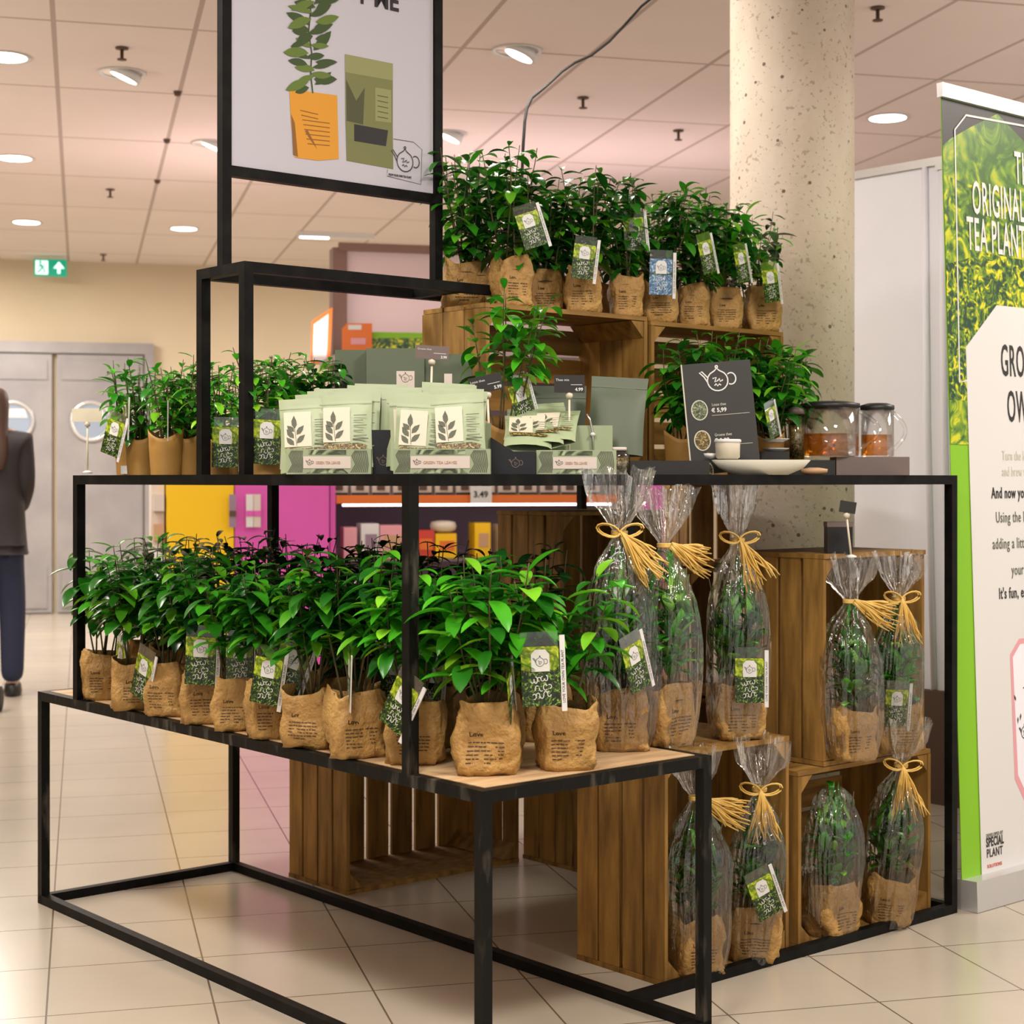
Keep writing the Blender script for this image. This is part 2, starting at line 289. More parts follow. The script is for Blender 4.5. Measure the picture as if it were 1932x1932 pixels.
old = bs(m).inputs['Base Color'].links[0].from_socket; mc = N(m, 'ShaderNodeMix', data_type='RGBA'); L(m, mxx.outputs[0], mc.inputs[0]); L(m, old, mc.inputs[6]); mc.inputs[7].default_value = (.13, .10, .07, 1); L(m, mc.outputs[2], bs(m).inputs['Base Color'])
o = MB().lathe([(.207, 0), (.207, CZ)], 64).build('trim_1', 'concrete', smooth=True); o.location = (cp.x, cp.y, 0); struct(o)
# doors in the far wall
def rn(x, Yf=None, n=15.5):                    # room r coordinate on plane n seen at pixel column x
    k = (x-966)/FPX; return n*(k*RN.y-RN.x)/(RR.x-k*RR.y)
def zat(x, y, r, n): return CH-(y-HY)/FPX*RW(r, n).y
r0, r1 = rn(-110), rn(272); rm = rn(103); dt = zat(150, 668, rn(150), 15.5)
d = bpy.data.objects.new('door_1', None); C.objects.link(d); d.rotation_euler = (0, 0, RANG); struct(d)
fr = MB(); fr.box(r0-.12, 15.40, 0, r0, 15.5, dt+.1).box(r1, 15.40, 0, r1+.08, 15.5, dt+.1).box(r0, 15.40, dt, r1, 15.5, dt+.1); fr.build('door_frame', 'steel_door', d)
for i, (a, b) in enumerate(((r0, rm-.012), (rm+.012, r1))):
    lf = MB().box(a+.01, 15.43, .01, b-.01, 15.48, dt-.01); lf.box(a+.05, 15.415, dt-.24, b-.05, 15.43, dt-.07); lo_ = lf.build('door_leaf', 'steel_door', d)
    cx = rn(25 if i == 0 else 172); T = Matrix.Translation((cx, 15.43, zat(100, 795, cx, 15.5))) @ Matrix.Rotation(PI/2, 4, 'X')
    MB().lathe([(.19, 0), (.19, .02), (.15, .02), (.15, 0)], 28, T).build('porthole_ring', 'alu', lo_, True)
    MB().lathe([(.15, 0), (.15, .012)], 28, T).build('porthole_glass', 'pane_blue', lo_)
    MB().flat([(cx-.125, zat(100, 795, cx, 15.5)+.03), (cx+.125, zat(100, 795, cx, 15.5)+.03), (cx+.10, zat(100, 795, cx, 15.5)+.11), (cx-.10, zat(100, 795, cx, 15.5)+.11)], 15.412).build('window_notice', 'white', lo_)
    MB().box(a+.05, 15.418, .05, b-.05, 15.43, .42).build('kick_plate', 'steel_door', lo_)
# exit sign
p = at(95, 505, 14.6); es = thing('exit_sign', 'lit green emergency exit sign on the beige wall by the ceiling', 'exit sign', p, RANG)
MB().box(-.14, 0, -.075, .14, .03, .075).build('sign_body', 'exit_green', es)
pm = MB(); pm.flat([(-.125, -.06), (-.02, -.06), (-.02, .06), (-.125, .06)], -.001); pm.build('running_figure_panel', 'exit_white', es)
pm = MB(); pm.stroke([(-.09, .03), (-.07, 0), (-.09, -.03), (-.11, -.045)], .016, -.003).stroke([(-.07, 0), (-.05, -.02), (-.05, -.05)], .014, -.003).stroke([(-.11, .0), (-.08, .025), (-.05, .005)], .011, -.003)
pm.flat([(-.085+.012*math.cos(a*PI/4), .045+.012*math.sin(a*PI/4)) for a in range(8)], -.003); pm.build('running_figure', 'exit_green', es)
pm = MB(); pm.flat([(.06, -.05), (.085, -.05), (.085, .0), (.06, .0)], -.002).flat([(.025, -.005), (.12, -.005), (.0725, .055)], -.002); pm.build('arrow', 'exit_white', es)
MB().box(-.004, .01, .075, .004, .018, CZ-p.z).build('bracket', 'alu', es)

# ceiling fittings
def ceilp(x, y): return pix(x, y, CZ-.001)
spots = [(10, 107, 'nearest round downlight at the left edge of the picture'), (28, 298, 'second round downlight at the far left of the ceiling'), (50, 419, 'small round downlight just above the exit sign'),
         (347, 431, 'round downlight low on the ceiling left of the black frame'), (1675, 222, 'round downlight between the column and the roll-up banner')]
def downlight(x, y, lab, tilt=False, r=.098):
    q = ceilp(x, y); t = thing('ceiling_downlight', lab, 'ceiling light', q, 0, 'ceiling downlights')
    MB().lathe([(r, 0), (r+.018, 0), (r+.018, -.008), (r, -.004)], 32, cap=False).build('trim_ring', 'white', t, True)
    if tilt:
        T = Matrix.Translation((.012, 0, -.02)) @ Matrix.Rotation(.42, 4, 'Y')
        MB().lathe([(r*.78, .03), (r*.8, -.006)], 28, T).build('lamp_housing', 'white', t, True); MB().lathe([(r*.66, -.0065), (r*.66, -.009)], 28, T).build('lamp_disc', 'lamp_disc', t)
    else: MB().lathe([(r, -.002), (r, -.005)], 32).build('lamp_disc', 'lamp_disc', t)
    l = bpy.data.lights.new('downlight_beam', 'SPOT'); l.energy = 12; l.color = (1, .92, .82); l.spot_size = 2.0; l.spot_blend = .8; l.shadow_soft_size = .1
    lo = bpy.data.objects.new('downlight_beam', l); C.objects.link(lo); lo.parent = t; lo.location = (0, 0, -.05)
for s_ in spots: downlight(*s_)
downlight(230, 137, 'tilting downlight below a sprinkler in the left part of the ceiling', True)
downlight(975, 95, 'tilting downlight above the potted plants, left of the dangling cable', True)
downlight(398, 270, 'tilting downlight half hidden behind the left post of the poster frame', True)
downlight(843, 252, 'small downlight just right of the right post of the poster frame', True)
a_ = ceilp(562, 437); b_ = ceilp(705, 443); t = thing('ceiling_strip_light', 'slim white strip light on the ceiling seen under the poster', 'ceiling light', (a_+b_)/2+Vector((0, 0, -.03)), math.atan2((b_-a_).y, (b_-a_).x))
hl = (b_-a_).length/2; MB().box(-hl, -.035, -.01, hl, .035, .031).build('light_housing', 'white', t); MB().box(-hl+.02, -.025, -.016, -hl*.2, .025, -.01).build('diffuser', 'lamp_disc', t)
for x, y, lab in ((230, 90, 'brass sprinkler head above the tilting downlight on the left'), (208, 357, 'sprinkler head in the middle of the left ceiling tiles'), (195, 480, 'sprinkler head closest to the beige wall'), (1100, 184, 'sprinkler head right of the dangling cable'), (1280, 246, 'sprinkler head just left of the column'), (1656, 14, 'sprinkler head right of the column at the top edge')):
    t = thing('sprinkler_head', lab, 'sprinkler', ceilp(x, y), 0, 'ceiling sprinklers')
    MB().lathe([(.03, 0), (.03, -.006), (.012, -.01)], 16).build('escutcheon', 'brown_dark', t, True); MB().lathe([(.008, -.01), (.008, -.05), (.022, -.052), (.022, -.056)], 12).build('deflector', 'brown_dark', t, True)
for x, y, lab in ((335, 173, 'dark clip on the ceiling rail, nearest of three'), (315, 263, 'dark clip on the ceiling rail, middle of three'), (297, 340, 'dark clip on the ceiling rail, farthest of three')):
    o = MB().lathe([(.022, 0), (.016, -.02), (.006, -.024)], 12).build('ceiling_clip', 'brown_dark'); o.location = ceilp(x, y); tag(o, lab, 'clip', 'clips on the ceiling rail')
# cable
pts = [at(985, 330, 5.2), at(987, 275, 5.25), at(990, 230, 5.3), at(994, 205, 5.35), at(1003, 185, 5.4), at(1030, 163, 5.6), at(1060, 135, 5.8), at(1085, 118, 6.0), at(1115, 105, 6.1), at(1150, 78, 6.2), at(1185, 40, 6.2), at(1210, 12, 6.15), at(1235, -8, 6.1), at(1262, -15, 6.05), at(1285, -60, 5.98)]
pts += [Vector((pts[-1].x, pts[-1].y, CZ))]
tag(MB().tube([at(985, 330, 5.2)+Vector((0, 0, -.9))]+pts, .005, 8).build('dangling_cable', 'cable', smooth=True), 'thin dark cable dangling from the ceiling behind the upper plants', 'cable')

# ---------------------------------------------------------------- black steel display stand
BW = .025; TH = .6; ZT = 1.212
def frameobj(name, lab, bars, posts=()):
    t = thing(name, lab, 'display frame', (F0.x, F0.y, 0), ANG)
    for nm, m, a, b in bars:
        MB().bar((a[1], a[0], a[2]), (b[1], b[0], b[2]), BW).build(nm, m, t)
    return t
h = BW/2
U, V = 1.963, .62
lo = []
for (u, v) in ((0, 0), (U, 0), (U, V), (0, V)): lo.append(('leg', 'metal_worn', (u, v, 0), (u, v, TH-BW)))
def loop(z, u0, u1, v0, v1, m='metal'): return [('rail', m, (u0-h, v0, z), (u1+h, v0, z)), ('rail', m, (u0-h, v1, z), (u1+h, v1, z)), ('rail', m, (u0, v0+h, z), (u0, v1-h, z)), ('rail', m, (u1, v0+h, z), (u1, v1-h, z))]
lo += loop(h, 0, U, 0, V, 'metal'); lo += loop(TH-h, 0, U, 0, V, 'metal_worn')
low = frameobj('low_table_frame', 'long low black steel table frame in front, carrying the wooden board', lo)
MB().box(h+.001, h+.001, TH-.018, V-h-.001, U-h-.001, TH+.001).build('table_board', 'board_wood', low)
u0, u1, v0, v1 = .235, 1.74, 0.0, 1.87
t = []
for (u, v, zb) in ((u0, 0, TH), (u1, 0, TH), (u0, v1, 0), (u1, v1, 0), (u0, V, TH), (u1, V, TH)): t.append(('post', 'metal_worn' if v == 0 and u == u0 else 'metal', (u, v, zb), (u, v, ZT-BW)))
t += loop(ZT-h, u0, u1, v0, v1, 'metal')
t += [('rail', 'metal', (u0, V+h+.001, h), (u0, v1-h, h)), ('rail', 'metal', (u0+h, v1, h), (u1-h, v1, h))]
tall = frameobj('tall_shelf_frame', 'tall black steel shelf frame with flat top at eye level, straddling the low table', t)
MB().box(v0+h+.001, u0+h+.001, ZT-.02, v1-h-.001, u1-h-.001, ZT-.002).build('shelf_board', 'dark_grey', tall)
t = []; bu0, bu1, bv1, zb = .894, 1.092, .82, 1.712
for u in (bu0, bu1): t += [('post', 'metal', (u, .013, ZT), (u, .013, zb-BW)), ('foot', 'metal', (u, bv1, 1.654), (u, bv1, zb-BW))]
t += loop(zb-h, bu0, bu1, .013, bv1)
frameobj('shelf_riser_frame', 'narrow black steel frame standing on the tall shelf and carrying the poster frame', t)
su, sv0, sv1 = .993, .013, .654; zpost = 2.62; zr = zat(0, 0, 0, 0) if False else 0
P0s = W(su, 0, 0); wz = onplane(425, 322, P0s, DB, Vector((0, 0, 1)))
zrail = wz[1]
t = [('post', 'metal', (su, sv0, zb), (su, sv0, zpost)), ('post', 'metal', (su, sv1, zb), (su, sv1, zpost)), ('rail', 'metal', (su, sv0+h, zrail), (su, sv1-h, zrail)), ('rail', 'metal', (su, sv0+h, zpost-h), (su, sv1-h, zpost-h))]
t += [('cross_bar', 'metal', (bu0+h, sv1, zb-h), (bu1-h, sv1, zb-h))]
pf = frameobj('poster_stand', 'upright black steel frame holding the white poster above the stand', t)
# the poster
pz0 = zrail+h+.001; pz1 = zpost-BW-.001
poster = thing('poster', 'white poster with a potted plant and a green tea pouch in the black frame', 'poster', W(su, 0, 0), ANG)
MB().box(sv0+h+.001, -.004, pz0, sv1-h-.001, .004, pz1).build('poster_sheet', 'sign_paper', poster)
def pp(x, y): return onplane(x, y, W(su, 0, 0)-DA*.005, DB, Vector((0, 0, 1)))
def polyP(parent, name, m, pts, y=-.005): MB().flat([pp(*q) for q in pts], y).build(name, m, parent)
bagp = bpy.data.objects.new('printed_plant', None); C.objects.link(bagp); bagp.parent = poster
polyP(bagp, 'printed_bag', 'orange_bag', [(546, 168), (560, 170), (636, 180), (639, 300), (600, 303), (556, 297), (549, 230)], -.0052)
polyP(bagp, 'printed_shadow', 'orange_bag_dark', [(549, 215), (556, 232), (562, 296), (553, 292), (551, 250)], -.0056)
polyP(bagp, 'printed_crease', 'orange_bag_dark', [(580, 245), (592, 268), (598, 281), (584, 262), (575, 247)], -.0056)
mb = MB()
for i in range(8): a = pp(566+i*2, 208+i*9); b = pp(622 if i > 1 else 600, 216+i*8.4); mb.stroke([a, ((a[0]+b[0])/2, (a[1]+b[1])/2), b], .0022, -.0057)
mb.build('printed_lines', 'orange_bag_dark', bagp)
random.seed(4)
mb = MB(); ml_ = MB()
stem = [(590, 176), (586, 140), (588, 100), (582, 60), (586, 20), (582, -40)]
mb.use('print_leaf').stroke([pp(*q) for q in stem], .004, -.0055)
def pleaf(mb, x, y, ang, ln, wd, yy):
    c, s_ = math.cos(ang), math.sin(ang); pts = []
    for k in range(13):
        tt = k/12; q = tt*2 if tt <= .5 else 2-tt*2; sg = 1 if tt <= .5 else -1
        px = ln*q; py = sg*wd*math.sin(PI*q)**.8*.5+ln*.12*q*q
        pts.append(pp(x+px*c-py*s_, y-(px*s_+py*c)))
    mb.flat(pts[:-1], yy)
for i in range(40):
    q = i/39; yy = 165-q*210; xx = 587+random.uniform(-8, 8); side = 1 if i % 2 else -1
    ang = random.uniform(-.35, .75); ang = ang if side > 0 else PI-ang
    k = MB(); (mb if random.random() < .65 else ml_); tgt = mb if random.random() < .65 else ml_
    pleaf(tgt, xx, yy, ang, random.uniform(26, 50), random.uniform(11, 20), -.0058-.00004*i)
mb.mats = []; ml_.mats = []; mb.cur = 0
mb.build('printed_leaves', 'print_leaf', bagp); ml_.build('printed_pale_leaves', 'print_leaf_light', bagp)
po = bpy.data.objects.new('printed_pouch', None); C.objects.link(po); po.parent = poster
polyP(po, 'pouch_body', 'olive', [(651, 102), (741, 120), (741, 248), (742, 319), (654, 303), (652, 230)], -.0052)
polyP(po, 'pouch_top', 'olive_light', [(651, 102), (741, 120), (741, 152), (651, 136)], -.0054)
polyP(po, 'pouch_dark_leaf', 'olive_dark', [(653, 150), (672, 190), (688, 165), (685, 235), (654, 228)], -.0054)
polyP(po, 'pouch_label', 'olive_light', [(708, 165), (738, 170), (738, 232), (708, 228)], -.0054)
polyP(po, 'pouch_window', 'black', [(668, 234), (732, 246), (728, 276), (668, 266)], -.0055)
mb = MB()
for k in range(5): mb.stroke([pp(712, 180+k*10), pp(732, 184+k*10)], .002, -.0057)
mb.build('pouch_lines', 'olive_dark', po)
lg = MB(); c0 = pp(764, 305); lg.stroke([pp(742, 262), pp(780, 268), pp(796, 282), pp(794, 348), pp(730, 332), pp(731, 320)], .0012, -.0056); teapot(lg, c0[0]+.0, c0[1], .062, .0026, -.0056); lg.build('teapot_logo', 'dark_grey', poster)
a, b = pp(733, 331), pp(792, 345); tm = textmesh('FROM YOUR OWN TEA PLANT', .0085, 'dark_grey', sx=.62); o = link('lettering', tm, poster, (a[0], -.0058, a[1])); 
tt = pp(756, 24); text(poster, 'T ME', tt[0]-.006, tt[1]+.002, -.0055, .068, 'black', align='RIGHT', weight=.0016, sx=.92)

# ---------------------------------------------------------------- wooden crates
random.seed(11)
def crate(lab, u, v, z, w, d, hh, vertical=True, group='wooden fruit crates', rz=None, loc=None, nb=4):
    """opening looks towards -u; w along v, d along u, hh up"""
    t = thing('wooden_crate', lab, 'crate', loc or W(u, v, z), ANG if rz is None else rz, group); th = .012
    R = random.uniform
    if vertical:
        for nm, zz in (('end_panel', 0), ('end_panel', hh-th)):
            m = MB(); k = 2
            for i in range(k): a = d*i/k+.001; m.box(0, a, zz, w, d*(i+1)/k-.002, zz+th)
            m.build(nm, 'crate_wood', t)
        for xx in (0, w-th):
            m = MB(); bw = d/nb
            for i in range(nb): a = i*bw+R(.002, .006); m.box(xx+R(0, .002), a, th+.001, xx+th, (i+1)*bw-R(.003, .01), hh-th-.001)
            m.build('side_panel', 'crate_wood', t)
        m = MB(); k = max(4, round(w/.095))
        for i in range(k): m.box(w*i/k+.006 if i else th+.001, d-th, th+.001, w*(i+1)/k-.009 if i < k-1 else w-th-.001, d-.001, hh-th-.001)
        m.build('back_panel', 'crate_wood', t)
    else:
        for xx in (0, w-th):
            m = MB(); k = 3
            for i in range(k): m.box(xx, d*i/k+.001, th+.001, xx+th, d*(i+1)/k-.002, hh-th-.001)
            m.build('end_panel', 'crate_wood', t)
        for zz in (0, hh-th):
            m = MB(); k = 3
            for i in range(k): a = i*d/k; m.box(0, a+.002, zz, w, a+d/k-R(.004, .009), zz+th)
            m.build('side_panel', 'crate_wood_long', t)
        m = MB(); k = 5
        for i in range(k): a = th+.001+(hh-2*th-.002)*i/k; m.box(th+.001, d-th, a, w-th-.001, d-.001, a+(hh-2*th)/k-.014)
        m.build('back_panel', 'crate_wood_long', t)
    s_ = .045; e = .002
    for cx, sx in ((th+e, 1), (w-th-e, -1)):
        for cz, sz in ((th+e, 1), (hh-th-e, -1)):
            MB().prism([(cx, cz), (cx+sx*s_, cz), (cx, cz+sz*s_)], .004, d-th-.004).build('corner_block', 'crate_wood', t)
    return t
crate('upper crate on the shelf, opening behind the pouches and the bushy bare-stemmed plant', .78, .65, ZT, .58, .27, .44, False)
crate('upper crate beside the column, opening behind the black price board', .78, 1.245, ZT, .56, .27, .43, False)
crate('tall crate at the front right corner under the table edge, holding two wrapped plants', .27, .777, 0, .45, .31, .55)
crate('wide low crate on the floor at the right end, holding two wrapped plants', .27, 1.262, 0, .565, .31, .454, False)
crate('upright crate stacked on the low right crate, holding two wrapped plants', .27, 1.364, .456, .44, .31, .55)
crate('empty crate under the middle of the low table with light showing through its back slats', 1.473, .701, 0, .655, .31, .55)
crate('dark crate on the floor behind, between the empty crate and the front crate', 1.20, 1.40, 0, .45, .31, .55)
crate('dark crate stacked at the back below the shelf top, behind the table plants', 1.30, 1.375, .551, .45, .31, .55)
for k in range(3):
    crate(['bottom crate of the stack behind the shelf in front of the column', 'middle crate of the stack behind the shelf in front of the column', 'pink-lit top crate of the stack behind the shelf in front of the column'][k], 0, 0, 0, .40, .25, .44, True, rz=.25, loc=at(1296, 905, 5.75)+Vector((0, 0, -1.2+.45*k)), nb=3)

# ---------------------------------------------------------------- plants
def leaf(mb, p, d, up, ln, wd, droop, T=6):
    d = d.normalized(); side = d.cross(up).normalized(); up = side.cross(d).normalized(); rows = []; cur = p.copy(); dd = d.copy(); st = ln/T
    for i in range(T+1):
        q = i/T; ww = wd*.5*(math.sin(PI*min(1, q*.93+.05))**.85) if i < T else .0004
        un = side.cross(dd).normalized()
        rows.append([cur-side*ww+un*ww*.28, cur.copy(), cur+side*ww+un*ww*.28])
        dd = (dd-Vector((0, 0, 1))*droop/T).normalized(); cur = cur+dd*st
    mb.grid(rows)
def foliage(seed, hgt=.30, spread=.09, nst=4, nleaf=17, lmin=.055, lmax=.09, bare=.15, z0=.10, clamp=False, el0=0):
    rnd = random.Random(seed); fo = MB(); stm = MB()
    for s_ in range(nst):
        a0 = rnd.uniform(0, 2*PI); r = rnd.uniform(.005, .03); b = Vector((r*math.cos(a0), r*math.sin(a0), z0)); H_ = hgt*rnd.uniform(.78, 1.0)*(1 if s_ else 1.03)
        aa = a0+rnd.uniform(-.5, .5); sp = spread*rnd.uniform(.3, 1); tip = b+Vector((sp*math.cos(aa), sp*math.sin(aa), H_)); pts = []
        for i in range(9):
            q = i/8; pts.append(b.lerp(tip, q)+Vector((math.sin(q*5+s_)*.006, math.cos(q*4+s_)*.006, 0)))
        stm.tube(pts, [.0028-.0016*i/8 for i in range(9)], 5)
        for i in range(nleaf):
            q = bare+(1-bare)*(i+rnd.random()*.5)/nleaf; f = q*8; k = min(7, int(f)); p = pts[k].lerp(pts[k+1], min(1, f-k))
            an = i*2.4+rnd.uniform(-.5, .5)+s_; el = rnd.uniform(-.15, .55)+.5*max(0, q-.75)*4*rnd.random()+el0
            ln = rnd.uniform(lmin, lmax)*(1-.35*max(0, q-.85)/.15)
            d = Vector((math.cos(an)*math.cos(el), math.sin(an)*math.cos(el), math.sin(el)))
            fo.tube([p, p+d*.006], .001, 3) if False else None
            leaf(fo, p+d*.004, d, Vector((0, 0, 1)), ln, ln*rnd.uniform(.35, .45), rnd.uniform(.5, 1.5))
    if clamp:
        for i_, p in enumerate(fo.v):
            r = math.hypot(p[0], p[1]); rm_ = .070 if p[2] < .27 else max(.02, .070-(p[2]-.27)*.42)
            if r > rm_: k_ = (rm_-.004*min(1, (r-rm_)*8))/r; fo.v[i_] = (p[0]*k_, p[1]*k_, p[2])
    return fo, stm
FOL = []
def addfol(kind, matn, *a, **k):
    fo, stm = foliage(*a, **k); FOL.append((fo.mesh('foliage', matn, True), stm.mesh('stems', 'stem', True), kind))
for i in range(5): addfol('n', 'leaf', 100+i, .34, .10, 7, 20)
for i in range(3): addfol('b', 'leaf_bright', 200+i, .31, .10, 7, 18, .065, .10, .30)
for i in range(4): addfol('f', 'leaf' if i else 'leaf_bright', 250+i, .34, .10, 7, 18, .065, .10, .42)
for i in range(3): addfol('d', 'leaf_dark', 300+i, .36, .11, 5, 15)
for i in range(3): addfol('s', 'leaf_bright', 400+i, .26, .065, 6, 14, .04, .07, .2)        # small shelf plants
for i in range(3): addfol('w', 'leaf_bright' if i == 1 else 'leaf', 500+i, .31, .055, 9, 19, .05, .08, clamp=True, el0=.75)                    # slim, for the wrapped ones
addfol('t', 'leaf_bright', 600, .37, .13, 6, 18, .055, .085, .45)
def fol(kind, i): c = [f for f in FOL if f[2] == kind]; return c[i % len(c)]
# paper bags
def bagfun(seed, a=.060, b=.048, H_=.135, n=4.5):
    off = Vector((seed*3.7, seed*1.3, 0))
    def disp(p, q):
        r = Vector((p.x, p.y, 0)); r = r.normalized() if r.length > 1e-6 else Vector((0, -1, 0))
        c1 = noise.noise(p*16+off)*.014; c2 = -(abs(noise.noise(p*30+off*2))-.2)*.020; c3 = abs(noise.noise(Vector((p.x*55, p.y*55, p.z*22))+off))*-.006
        low_ = max(0, 1-q*4)
        return p+r*(c1+c2*(.5+low_*1.3)+c3+.004*math.sin(q*PI)-.004*q)
    def S(th, q, inset=0):
        c, s_ = math.cos(th), math.sin(th); aa = a-inset; bb = b-inset
        x = aa*math.copysign(abs(c)**(2/n), c); y = bb*math.copysign(abs(s_)**(2/n), s_)
        rim = H_*(1+.05*math.sin(2*th+seed)+.04*math.sin(3*th+seed*2)+.03*noise.noise(Vector((c*2, s_*2, seed))))
        return disp(Vector((x, y, q*rim)), q)
    def front(x, z):
        c = min(1, (abs(x)/a))**(n/2); y = -b*math.sqrt(max(0, 1-c*c))**(2/n); return disp(Vector((x, y, z)), z/H_)
    return S, front
BAGS = []
for sd in range(5):
    S, fr_ = bagfun(sd+1, a=.060+.003*(sd % 2), b=.048+.003*(sd % 3)); mb = MB(); n = 64; k = 14
    rows = [[Vector((0, 0, .001))]*n]+[[S(2*PI*i/n, j/k) for i in range(n)] for j in range(k+1)]+[[S(2*PI*i/n, 1-j*.07, .0012) for i in range(n)] for j in range(5)]
    rows[1] = [Vector((p.x*.93, p.y*.93, 0)) for p in rows[1]]
    mb.grid(rows, True)
    pr = MB(); rnd = random.Random(sd)
    for ln in range(6):
        z = .062-ln*.0075; x = -.034
        xe = .034 if ln < 5 else .01
        while x < xe-.004:
            wl = rnd.uniform(.004, .012); x2 = min(xe, x+wl); h_ = .0011
            vs = [fr_(xx, zz)+Vector((0, -.0007, 0)) for xx, zz in ((x, z-h_), (x2, z-h_), (x2, z+h_), (x, z+h_))]; pr.add(vs, [(0, 1, 2, 3)]); x = x2+.0016
    me = textmesh('Love', .0125, 'print', weight=.0002)
    for p in me.vertices: q = fr_(p.co.x-.030, p.co.z+.074); p.co = q+Vector((0, -.0008, 0))
    BAGS.append((mb.mesh('paper_bag', 'kraft', True), pr.mesh('printed_lines', 'print'), me))
m = MB(); m.lathe([(.047, .100), (.02, .106), (.002, .107)], 20); SOIL = m.mesh('soil', 'soil', True)
# wide smooth kraft sleeves on the shelf
mb = MB(); n = 40; rows = []
for j in range(9): q = j/8; rows.append([Vector(((.042+.008*q)*math.cos(2*PI*i/n), (.042+.008*q)*math.sin(2*PI*i/n), q*(.115+.014*math.cos(2*(2*PI*i/n)))+.0005)) for i in range(n)])
rows += [[Vector((p.x*.97, p.y*.97, p.z-.0)) for p in rows[-1]], [Vector((p.x*.94, p.y*.94, p.z-.04)) for p in rows[-1]]]
mb.grid(rows, True).add([rows[0][i] for i in range(n)], [tuple(range(n))[::-1]]); SLEEVE = mb.mesh('paper_sleeve', 'kraft_smooth', True)
m = MB(); m.lathe([(.040, .080), (.02, .086), (.002, .087)], 20); SOIL2 = m.mesh('soil', 'soil', True)
# picture tag
def tagmeshes(blue=False):
    c = MB(); c.use('tag_blue' if blue else 'tag_dark').box(-.032, -.0006, 0, .032, .0006, .055)
    c.use('tag_blue' if blue else 'tag_lime').box(-.032, -.0006, .055, .032, .0006, .100)
    c.use('tag_dark').flat([(-.032, .055), (-.032, .062), (-.02, .058), (-.01, .066), (0, .058), (.012, .064), (.022, .058), (.032, .066), (.032, .055)], -.0008)
    pl = MB().box(-.032, -.0006, .1005, .032, .0006, .125)
    em = MB(); em.flat([(-.015, .058), (.016, .058), (.016, .087), (.009, .095), (-.008, .095), (-.015, .087)], -.0016)
    lg = MB(); teapot(lg, 0, .074, .017, .0008, -.0020)
    sc_ = MB(); rnd = random.Random(3)
    for r_, (n_, x0_, x1_) in enumerate(((5, -.017, .012), (4, -.010, .018), (5, -.015, .017))):
        zc = .043-r_*.0135
        for g in range(n_):                         # brush letters, one loop each
            cx_ = x0_+(x1_-x0_)*(g+.5)/n_; hh_ = .0035+.0025*rnd.random(); w_ = (x1_-x0_)/n_*.5; a0_ = rnd.uniform(0, 6)
            sc_.stroke([(cx_+w_*math.cos(a0_+k_*.75), zc+hh_*math.sin(a0_+k_*.75)+.001*g) for k_ in range(rnd.randint(4, 8))], .0014, -.0016)
    st = MB().box(.034, -.0012, -.010, .043, .0012, .118)
    tx = textmesh('LOVE YOUR OWN TEA PLANT', .0065, 'dark_grey', sx=1)
    for v in tx.vertices: x, z = v.co.x, v.co.z; v.co = Vector((.0405-z*1.0+.0, -.0016, .004+x))
    return [c.mesh('tag_card'), pl.mesh('clear_top', 'clear_plastic'), em.mesh('white_emblem', 'white'), lg.mesh('teapot_mark', 'dark_grey'), sc_.mesh('script', 'white'), st.mesh('side_strip', 'white'), tx]
TG = tagmeshes(); TGB = tagmeshes(True)
def addtag(parent, tilt=0, yaw=0, x=0, y=-.062, z=.115, lean=0, blue=False, s=1.0, full=True):
    T_ = TGB if blue else TG
    c = link('plant_tag', T_[0], parent, (x, y, z), (lean, tilt, yaw)); c.scale = (s, s, s); c.rotation_mode = 'XYZ'
    for i, nm in ((1, 'clear_top'), (2, 'white_emblem'), (4, 'script'), (5, 'side_strip')): link(nm, T_[i], c)
    if full: link('teapot_mark', T_[3], c); link('strip_lettering', T_[6], c)
    return c
# cellophane and raffia
def cello(seed, flare=1.0, closed=False):
    rnd = random.Random(seed); off = Vector((seed, seed*2, 0)); mb = MB(); n = 80; rows = []
    prof = [(.0, .050), (.002, .068), (.02, .076), (.06, .082), (.12, .086), (.18, .090), (.23, .092), (.28, .088), (.32, .078), (.355, .062), (.385, .045), (.41, .027), (.43, .015), (.44, .0125), (.45, .015), (.465, .026), (.49, .042*flare), (.52, .054*flare), (.55, .060*flare), (.57, .066*flare)]
    if closed: prof = prof[:11]+[(.40, .030), (.405, .012), (.406, .001)]
    P2 = []
    for (z0, r0_), (z1, r1_) in zip(prof, prof[1:]):
        for i in range(2): P2.append((z0+(z1-z0)*i/2, r0_+(r1_-r0_)*i/2))
    P2.append(prof[-1])
    for z, r in P2:
        row = []
        for i in range(n):
            t_ = 2*PI*i/n; c, s_ = math.cos(t_), math.sin(t_)
            fold = noise.noise(Vector((c*3.2, s_*3.2, z*3))+off)*.5+abs(noise.noise(Vector((c*7, s_*7, z*5))+off))*.5
            am = .30+(.45 if z > .36 else 0)+(.6 if z > .5 and not closed else 0)
            rr = r*(1+am*fold-.1); zz = z+(.025*noise.noise(Vector((c*5, s_*5, 9))+off) if z > .53 and not closed else 0)
            row.append(Vector((rr*c, rr*s_*.82, zz)))
        rows.append(row)
    mb.grid(rows, True); return mb.mesh('cellophane_wrap', 'cellophane', False)
CEL = [cello(i+1, [1, 1.1, .9][i % 3]) for i in range(3)]; CELC = cello(9, closed=True)
